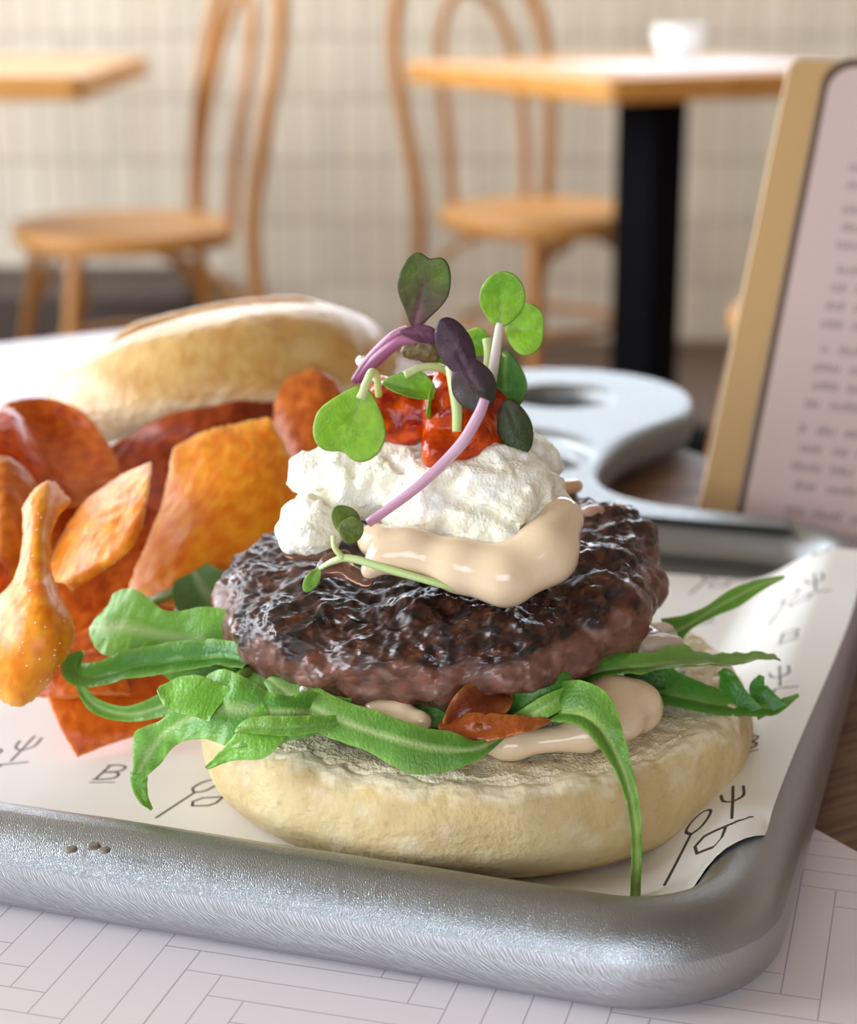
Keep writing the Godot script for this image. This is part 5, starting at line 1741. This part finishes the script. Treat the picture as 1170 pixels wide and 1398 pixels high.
# a cotyledon: outline from the stem to the tip, bilobed when notch is above zero
func petal(g: Geo, from: Vector3, to: Vector3, up: Vector3, half: float, o := {}) -> void:
	var notch: float = o.get("notch", 0.0)
	var cup: float = o.get("cup", 0.15)
	var thick: float = o.get("thick", 0.00045)
	var ca: Color = o.get("base", lin(110, 180, 40))
	var cb: Color = o.get("tip", lin(120, 190, 50))
	var rim: Color = o.get("edge", lin(170, 210, 100))
	var roll: float = o.get("roll", 0.0)
	var neck: float = o.get("neck", 0.5)
	var rings := 16
	var n_around := 56
	var first := g.v.size()
	var at := g.i.size()
	var d := (to - from)
	var length := d.length()
	d = d.normalized()
	var side := d.cross(up).normalized()
	var n := side.cross(d).normalized()
	var mid := from + d * length * 0.5
	var lobed: float = o.get("lobed", 1.0)
	# rings run from the middle of the upper face over the rim to the middle of the lower face
	for a in rings * 2 + 1:
		var top := a <= rings
		var rho := float(a if top else rings * 2 - a) / rings
		for b in n_around:
			var w := TAU * b / n_around           # 0 points to the tip
			var off := absf(wrapf(w, -PI, PI))
			var r := rho * (1.0 - notch * exp(-pow(off / 0.42, 2.0)))
			var y := cos(w) * r
			var x := sin(w) * r
			x *= 1.0 - neck * smoothstep(0.1, -1.0, y) * 0.75 + notch * 0.25 * smoothstep(0.0, 0.8, y)
			var p := mid + d * (y * length * 0.5) + side * (x * half * lobed)
			p += n * (cup * half * x * x + roll * length * pow(y * 0.5 + 0.5, 2.0) + n_mid.get_noise_3dv(p * 1.2) * 0.0004)
			var th := thick * sqrt(maxf(1.0 - pow(rho, 6.0), 0.0)) * (0.5 if top else -0.5)
			p += n * (th - 0.00022 * exp(-pow(x * half / 0.0006, 2.0)) * smoothstep(0.9, -0.6, y))
			g.v.append(p)
			var c := ca.lerp(cb, clampf(y * 0.5 + 0.5 + n_mid.get_noise_3dv(p) * 0.3, 0.0, 1.0))
			c = c.lerp(rim, pow(rho, 9.0) * 0.6)
			c = c.lerp(o.get("rib", cb), exp(-pow(x * half / 0.0005, 2.0)) * smoothstep(0.8, -1.0, y) * 0.7)
			c = c * (0.92 + 0.2 * n_fine.get_noise_3dv(p * 0.5))
			c.a = 1.0
			g.c.append(c)
	g.ring_grid(rings * 2 + 1, n_around, true, first, false)
	g.close_outward(at)


func sprout(at: Vector3, label: String) -> Node3D:
	return thing("microgreen", at, label, "microgreen", "microgreens on top of the burger")


func cotyledon(parent: Node, from: Vector3, to: Vector3, up: Vector3, half: float, o := {}) -> void:
	var g := Geo.new()
	petal(g, from, to, up, half, o)
	obj("leaf", g, M.tender_leaf, parent)


func build_microgreens() -> void:
	var face := Vector3(0, 0.25, 0.97)
	var green := {"base": lin(164, 214, 52), "tip": lin(152, 210, 36), "edge": lin(186, 214, 110), "rib": lin(176, 208, 120)}
	var purple := {"base": lin(96, 66, 82), "tip": lin(84, 62, 76), "edge": lin(70, 50, 66), "rib": lin(130, 92, 112)}
	var pale := [lin(206, 220, 160), lin(190, 210, 130)]
	var pink := [lin(196, 150, 176), lin(206, 168, 188), lin(176, 128, 156)]
	# heart-shaped leaf at the left
	var s := sprout(Vector3(-0.0064, 0.8403, -0.3450), "sprout with one bright green heart-shaped leaf hanging at the left")
	cotyledon(s, Vector3(-0.0121, 0.8444, -0.3395), Vector3(-0.0172, 0.8301, -0.3370), Vector3(0.05, 0.25, 0.97), 0.0070, green.merged({"notch": 0.30, "neck": 0.5, "cup": 0.12}, true))
	stalk([Vector3(-0.0129, 0.8421, -0.3390), Vector3(-0.0118, 0.8449, -0.3400), Vector3(-0.0108, 0.8469, -0.3410), Vector3(-0.0099, 0.8456, -0.3430), Vector3(-0.0096, 0.8412, -0.3460)], [0.0010, 0.0008, 0.0007, 0.0007], pale, M.tender_stem, s)
	# tall two-lobed purple leaf with two purple stems
	s = sprout(Vector3(-0.0146, 0.8429, -0.3500), "tall purple-green sprout with a notched leaf leaning left on pink stems")
	cotyledon(s, Vector3(-0.0027, 0.8543, -0.3450), Vector3(0.0007, 0.8703, -0.3430), face, 0.0050, {"base": lin(118, 66, 92), "tip": lin(110, 150, 40), "edge": lin(84, 84, 52), "rib": lin(176, 116, 146), "notch": 0.26, "neck": 0.7, "cup": 0.2})
	cotyledon(s, Vector3(-0.0057, 0.8546, -0.3420), Vector3(0.0029, 0.8534, -0.3410), Vector3(0, 0.75, 0.65), 0.0022, {"base": lin(142, 92, 118), "tip": lin(120, 72, 100), "edge": lin(98, 56, 80), "rib": lin(160, 110, 136)})
	stalk([Vector3(-0.0018, 0.8527, -0.3445), Vector3(-0.0056, 0.8520, -0.3450), Vector3(-0.0099, 0.8482, -0.3470), Vector3(-0.0136, 0.8435, -0.3500)], [0.0009, 0.0011, 0.0013, 0.0010], [lin(166, 110, 140), lin(146, 84, 120), lin(112, 54, 90)], M.tender_stem, s)
	stalk([Vector3(-0.0041, 0.8545, -0.3455), Vector3(-0.0070, 0.8527, -0.3460), Vector3(-0.0113, 0.8480, -0.3480), Vector3(-0.0145, 0.8431, -0.3505)], [0.0006, 0.0009, 0.0010, 0.0008], [lin(176, 124, 150), lin(154, 98, 130), lin(120, 64, 98)], M.tender_stem, s)
	# dark purple pair on a long pink stem in front
	s = sprout(Vector3(-0.0110, 0.8203, -0.3300), "dark purple two-lobed sprout on a long pink stem crossing the cheese")
	cotyledon(s, Vector3(0.0078, 0.8470, -0.3340), Vector3(0.0026, 0.8582, -0.3360), face, 0.0034, purple.merged({"cup": -0.35, "neck": 0.25}, true))
	cotyledon(s, Vector3(0.0061, 0.8510, -0.3350), Vector3(0.0105, 0.8416, -0.3320), face, 0.0042, purple.merged({"cup": -0.35, "neck": 0.25, "tip": lin(72, 78, 58)}, true))
	stalk([Vector3(0.0105, 0.8436, -0.3325), Vector3(0.0091, 0.8403, -0.3315), Vector3(0.0054, 0.8348, -0.3300), Vector3(-0.0021, 0.8276, -0.3290), Vector3(-0.0113, 0.8203, -0.3300)], [0.0010, 0.0011, 0.0011, 0.0010, 0.0009], pink, M.tender_stem, s)
	# the round bright pair at the right
	s = sprout(Vector3(0.0123, 0.8429, -0.3450), "bright green sprout with a pair of round leaves held highest on the right")
	cotyledon(s, Vector3(0.0135, 0.8553, -0.3430), Vector3(0.0143, 0.8660, -0.3420), face, 0.0044, green.merged({"neck": 0.25, "cup": 0.1, "tip": lin(128, 192, 40)}, true))
	cotyledon(s, Vector3(0.0146, 0.8549, -0.3435), Vector3(0.0222, 0.8545, -0.3425), face, 0.0050, green.merged({"neck": 0.25, "cup": 0.15, "notch": 0.1}, true))
	stalk([Vector3(0.0135, 0.8561, -0.3430), Vector3(0.0130, 0.8519, -0.3430), Vector3(0.0125, 0.8474, -0.3440), Vector3(0.0118, 0.8419, -0.3460)], [0.0007, 0.0009, 0.0010, 0.0010], [lin(214, 212, 196), lin(206, 196, 190), lin(190, 190, 160)], M.tender_stem, s)
	# dark green leaves below it
	s = sprout(Vector3(0.0108, 0.8398, -0.3520), "dark green sprout leaf pair hanging behind the purple lobes on the right")
	cotyledon(s, Vector3(0.0149, 0.8493, -0.3500), Vector3(0.0147, 0.8370, -0.3480), face, 0.0044, green.merged({"base": lin(66, 128, 34), "tip": lin(86, 146, 40), "edge": lin(120, 160, 70), "cup": 0.25}, true))
	cotyledon(s, Vector3(0.0150, 0.8414, -0.3420), Vector3(0.0181, 0.8308, -0.3400), face, 0.0034, {"base": lin(84, 82, 62), "tip": lin(70, 96, 44), "edge": lin(60, 70, 44), "rib": lin(92, 104, 60), "neck": 0.25, "cup": -0.2})
	stalk([Vector3(0.0149, 0.8487, -0.3500), Vector3(0.0131, 0.8457, -0.3520), Vector3(0.0114, 0.8409, -0.3540)], [0.0007, 0.0009], pale, M.tender_stem, s)
	# small folded leaf in the middle
	s = sprout(Vector3(0.0036, 0.8454, -0.3500), "small pale green folded sprout leaf lying over the red relish")
	cotyledon(s, Vector3(-0.0089, 0.8443, -0.3450), Vector3(0.0015, 0.8419, -0.3430), Vector3(0, 0.8, 0.6), 0.0034, green.merged({"base": lin(140, 190, 84), "cup": 0.5}, true))
	cotyledon(s, Vector3(0.0010, 0.8436, -0.3430), Vector3(0.0001, 0.8375, -0.3420), Vector3(0.8, 0.2, 0.6), 0.0022, green.merged({"cup": 0.4}, true))
	stalk([Vector3(-0.0046, 0.8455, -0.3450), Vector3(-0.0014, 0.8467, -0.3460), Vector3(0.0021, 0.8465, -0.3470), Vector3(0.0047, 0.8446, -0.3490)], [0.0008, 0.0008], pale, M.tender_stem, s)
	# curled green bits at the back
	s = sprout(Vector3(0.0080, 0.8451, -0.3550), "curled light green sprout leaves tucked behind the white stems")
	cotyledon(s, Vector3(0.0059, 0.8508, -0.3560), Vector3(0.0119, 0.8485, -0.3540), Vector3(0, 0.5, 0.86), 0.0030, green.merged({"base": lin(150, 200, 90), "cup": 0.6}, true))
	cotyledon(s, Vector3(0.0079, 0.8499, -0.3530), Vector3(0.0065, 0.8517, -0.3540), Vector3(0, 0.5, 0.86), 0.0030, green)
	cotyledon(s, Vector3(0.0001, 0.8455, -0.3530), Vector3(0.0022, 0.8482, -0.3540), face, 0.0028, green.merged({"base": lin(130, 176, 60)}, true))
	stalk([Vector3(0.0113, 0.8514, -0.3510), Vector3(0.0118, 0.8483, -0.3500), Vector3(0.0116, 0.8447, -0.3500), Vector3(0.0108, 0.8398, -0.3520)], [0.0009, 0.0011, 0.0010], pale, M.tender_stem, s)
	s = sprout(Vector3(0.0054, 0.8356, -0.3380), "cut pale stem end hanging in front of the red relish")
	stalk([Vector3(0.0043, 0.8476, -0.3430), Vector3(0.0049, 0.8438, -0.3410), Vector3(0.0054, 0.8398, -0.3395), Vector3(0.0054, 0.8358, -0.3385)], [0.0012, 0.0011, 0.0009], pale, M.tender_stem, s)
	# the curled sprout on the patty
	s = sprout(Vector3(-0.0159, 0.8136, -0.3280), "thin curled sprout with a tiny round leaf sprawling on the patty")
	cotyledon(s, Vector3(-0.0133, 0.8226, -0.3290), Vector3(-0.0174, 0.8198, -0.3280), face, 0.0034, {"base": lin(112, 140, 56), "tip": lin(136, 158, 60), "edge": lin(120, 140, 60), "rib": lin(100, 120, 50), "neck": 0.25, "cup": 0.3})
	cotyledon(s, Vector3(-0.0168, 0.8205, -0.3275), Vector3(-0.0122, 0.8192, -0.3270), face, 0.0026, {"base": lin(126, 146, 56), "tip": lin(110, 130, 52), "edge": lin(120, 140, 60), "rib": lin(100, 120, 50), "neck": 0.25, "cup": 0.3})
	cotyledon(s, Vector3(-0.0203, 0.8121, -0.3285), Vector3(-0.0234, 0.8075, -0.3275), face, 0.0014, green.merged({"base": lin(140, 190, 60), "tip": lin(110, 170, 40)}, true))
	stalk([Vector3(-0.0205, 0.8118, -0.3285), Vector3(-0.0177, 0.8139, -0.3265), Vector3(-0.0144, 0.8147, -0.3255), Vector3(-0.0061, 0.8132, -0.3225), Vector3(0.0020, 0.8114, -0.3205), Vector3(0.0058, 0.8100, -0.3210)], [0.0004, 0.0007, 0.0008, 0.0007, 0.0006], pale, M.tender_stem, s)
	stalk([Vector3(-0.0178, 0.8185, -0.3275), Vector3(-0.0175, 0.8166, -0.3262), Vector3(-0.0160, 0.8147, -0.3257)], [0.0005, 0.0006], pale, M.tender_stem, s)
	# a dried seed head
	var g := Geo.new()
	blob(g, [[Vector3(-0.0036, 0.8489, -0.3520), Vector3(0.0001, 0.8489, -0.3520), 0.0018, 0.0022], [Vector3(-0.0014, 0.8499, -0.3530), Vector3(0.0007, 0.8480, -0.3520), 0.0014, 0.0012]], 0.002, 0.0005, func(_p): return lin(120, 104, 70), func(p): return n_fine.get_noise_3dv(p) * 0.0008, 0.001)
	single("seed_husk", g, M.crust, "tiny rough brown seed husk caught among the sprouts", "husk")


func build_crumbs() -> void:
	var spots := [[Vector3(-0.0469, 0.7873, -0.3425), 0.0010, "white cheese speck on the broad leaf left of the patty"],
		[Vector3(0.0447, 0.7591, -0.3175), 0.0011, "white cheese speck on the paper right of the hanging leaf"],
		[Vector3(-0.0233, 0.7908, -0.3185), 0.0008, "white cheese speck on the rim of the blade under the patty"],
		[Vector3(-0.0130, 0.8471, -0.3495), 0.0010, "white cheese speck on the lower end of the pink stems"]]
	for s in spots:
		var g := Geo.new()
		var p: Vector3 = s[0]
		var r: float = s[1]
		blob(g, [[p, p + Vector3(r * 0.8, r * 0.3, 0), r, r * 0.8], [p, p + Vector3(-r * 0.3, r * 0.8, 0), r * 0.7, r * 0.6]], 0.0006, r * 0.28, func(_p): return lin(248, 246, 238), func(q): return n_fine.get_noise_3dv(q) * r * 0.4, 0.0006)
		single("cheese_speck", g, M.cheese, s[2], "crumb", "stray cheese specks")
	var g := Geo.new()
	var f: Vector3 = Vector3(-0.0104, 0.7520, -0.2891)
	blob(g, [[f, f + Vector3(0.0016, 0.0004, 0.0), 0.0012, 0.0008]], 0.0006, 0.0004, func(q): return lin(236, 228, 196) if n_fine.get_noise_3dv(q * 0.5) > -0.1 else lin(70, 100, 50), func(q): return n_fine.get_noise_3dv(q) * 0.0006, 0.0006)
	blob(g, [[f + Vector3(0.0024, -0.0002, 0.0004), f + Vector3(0.0036, -0.0002, 0.0008), 0.0009, 0.0006]], 0.0006, 0.0004, func(_q): return lin(52, 84, 36), func(q): return n_fine.get_noise_3dv(q) * 0.0004, 0.0006)
	single("herb_crumb", g, M.crust, "pale and green herb crumb on the placemat against the tray's front foot", "crumb")
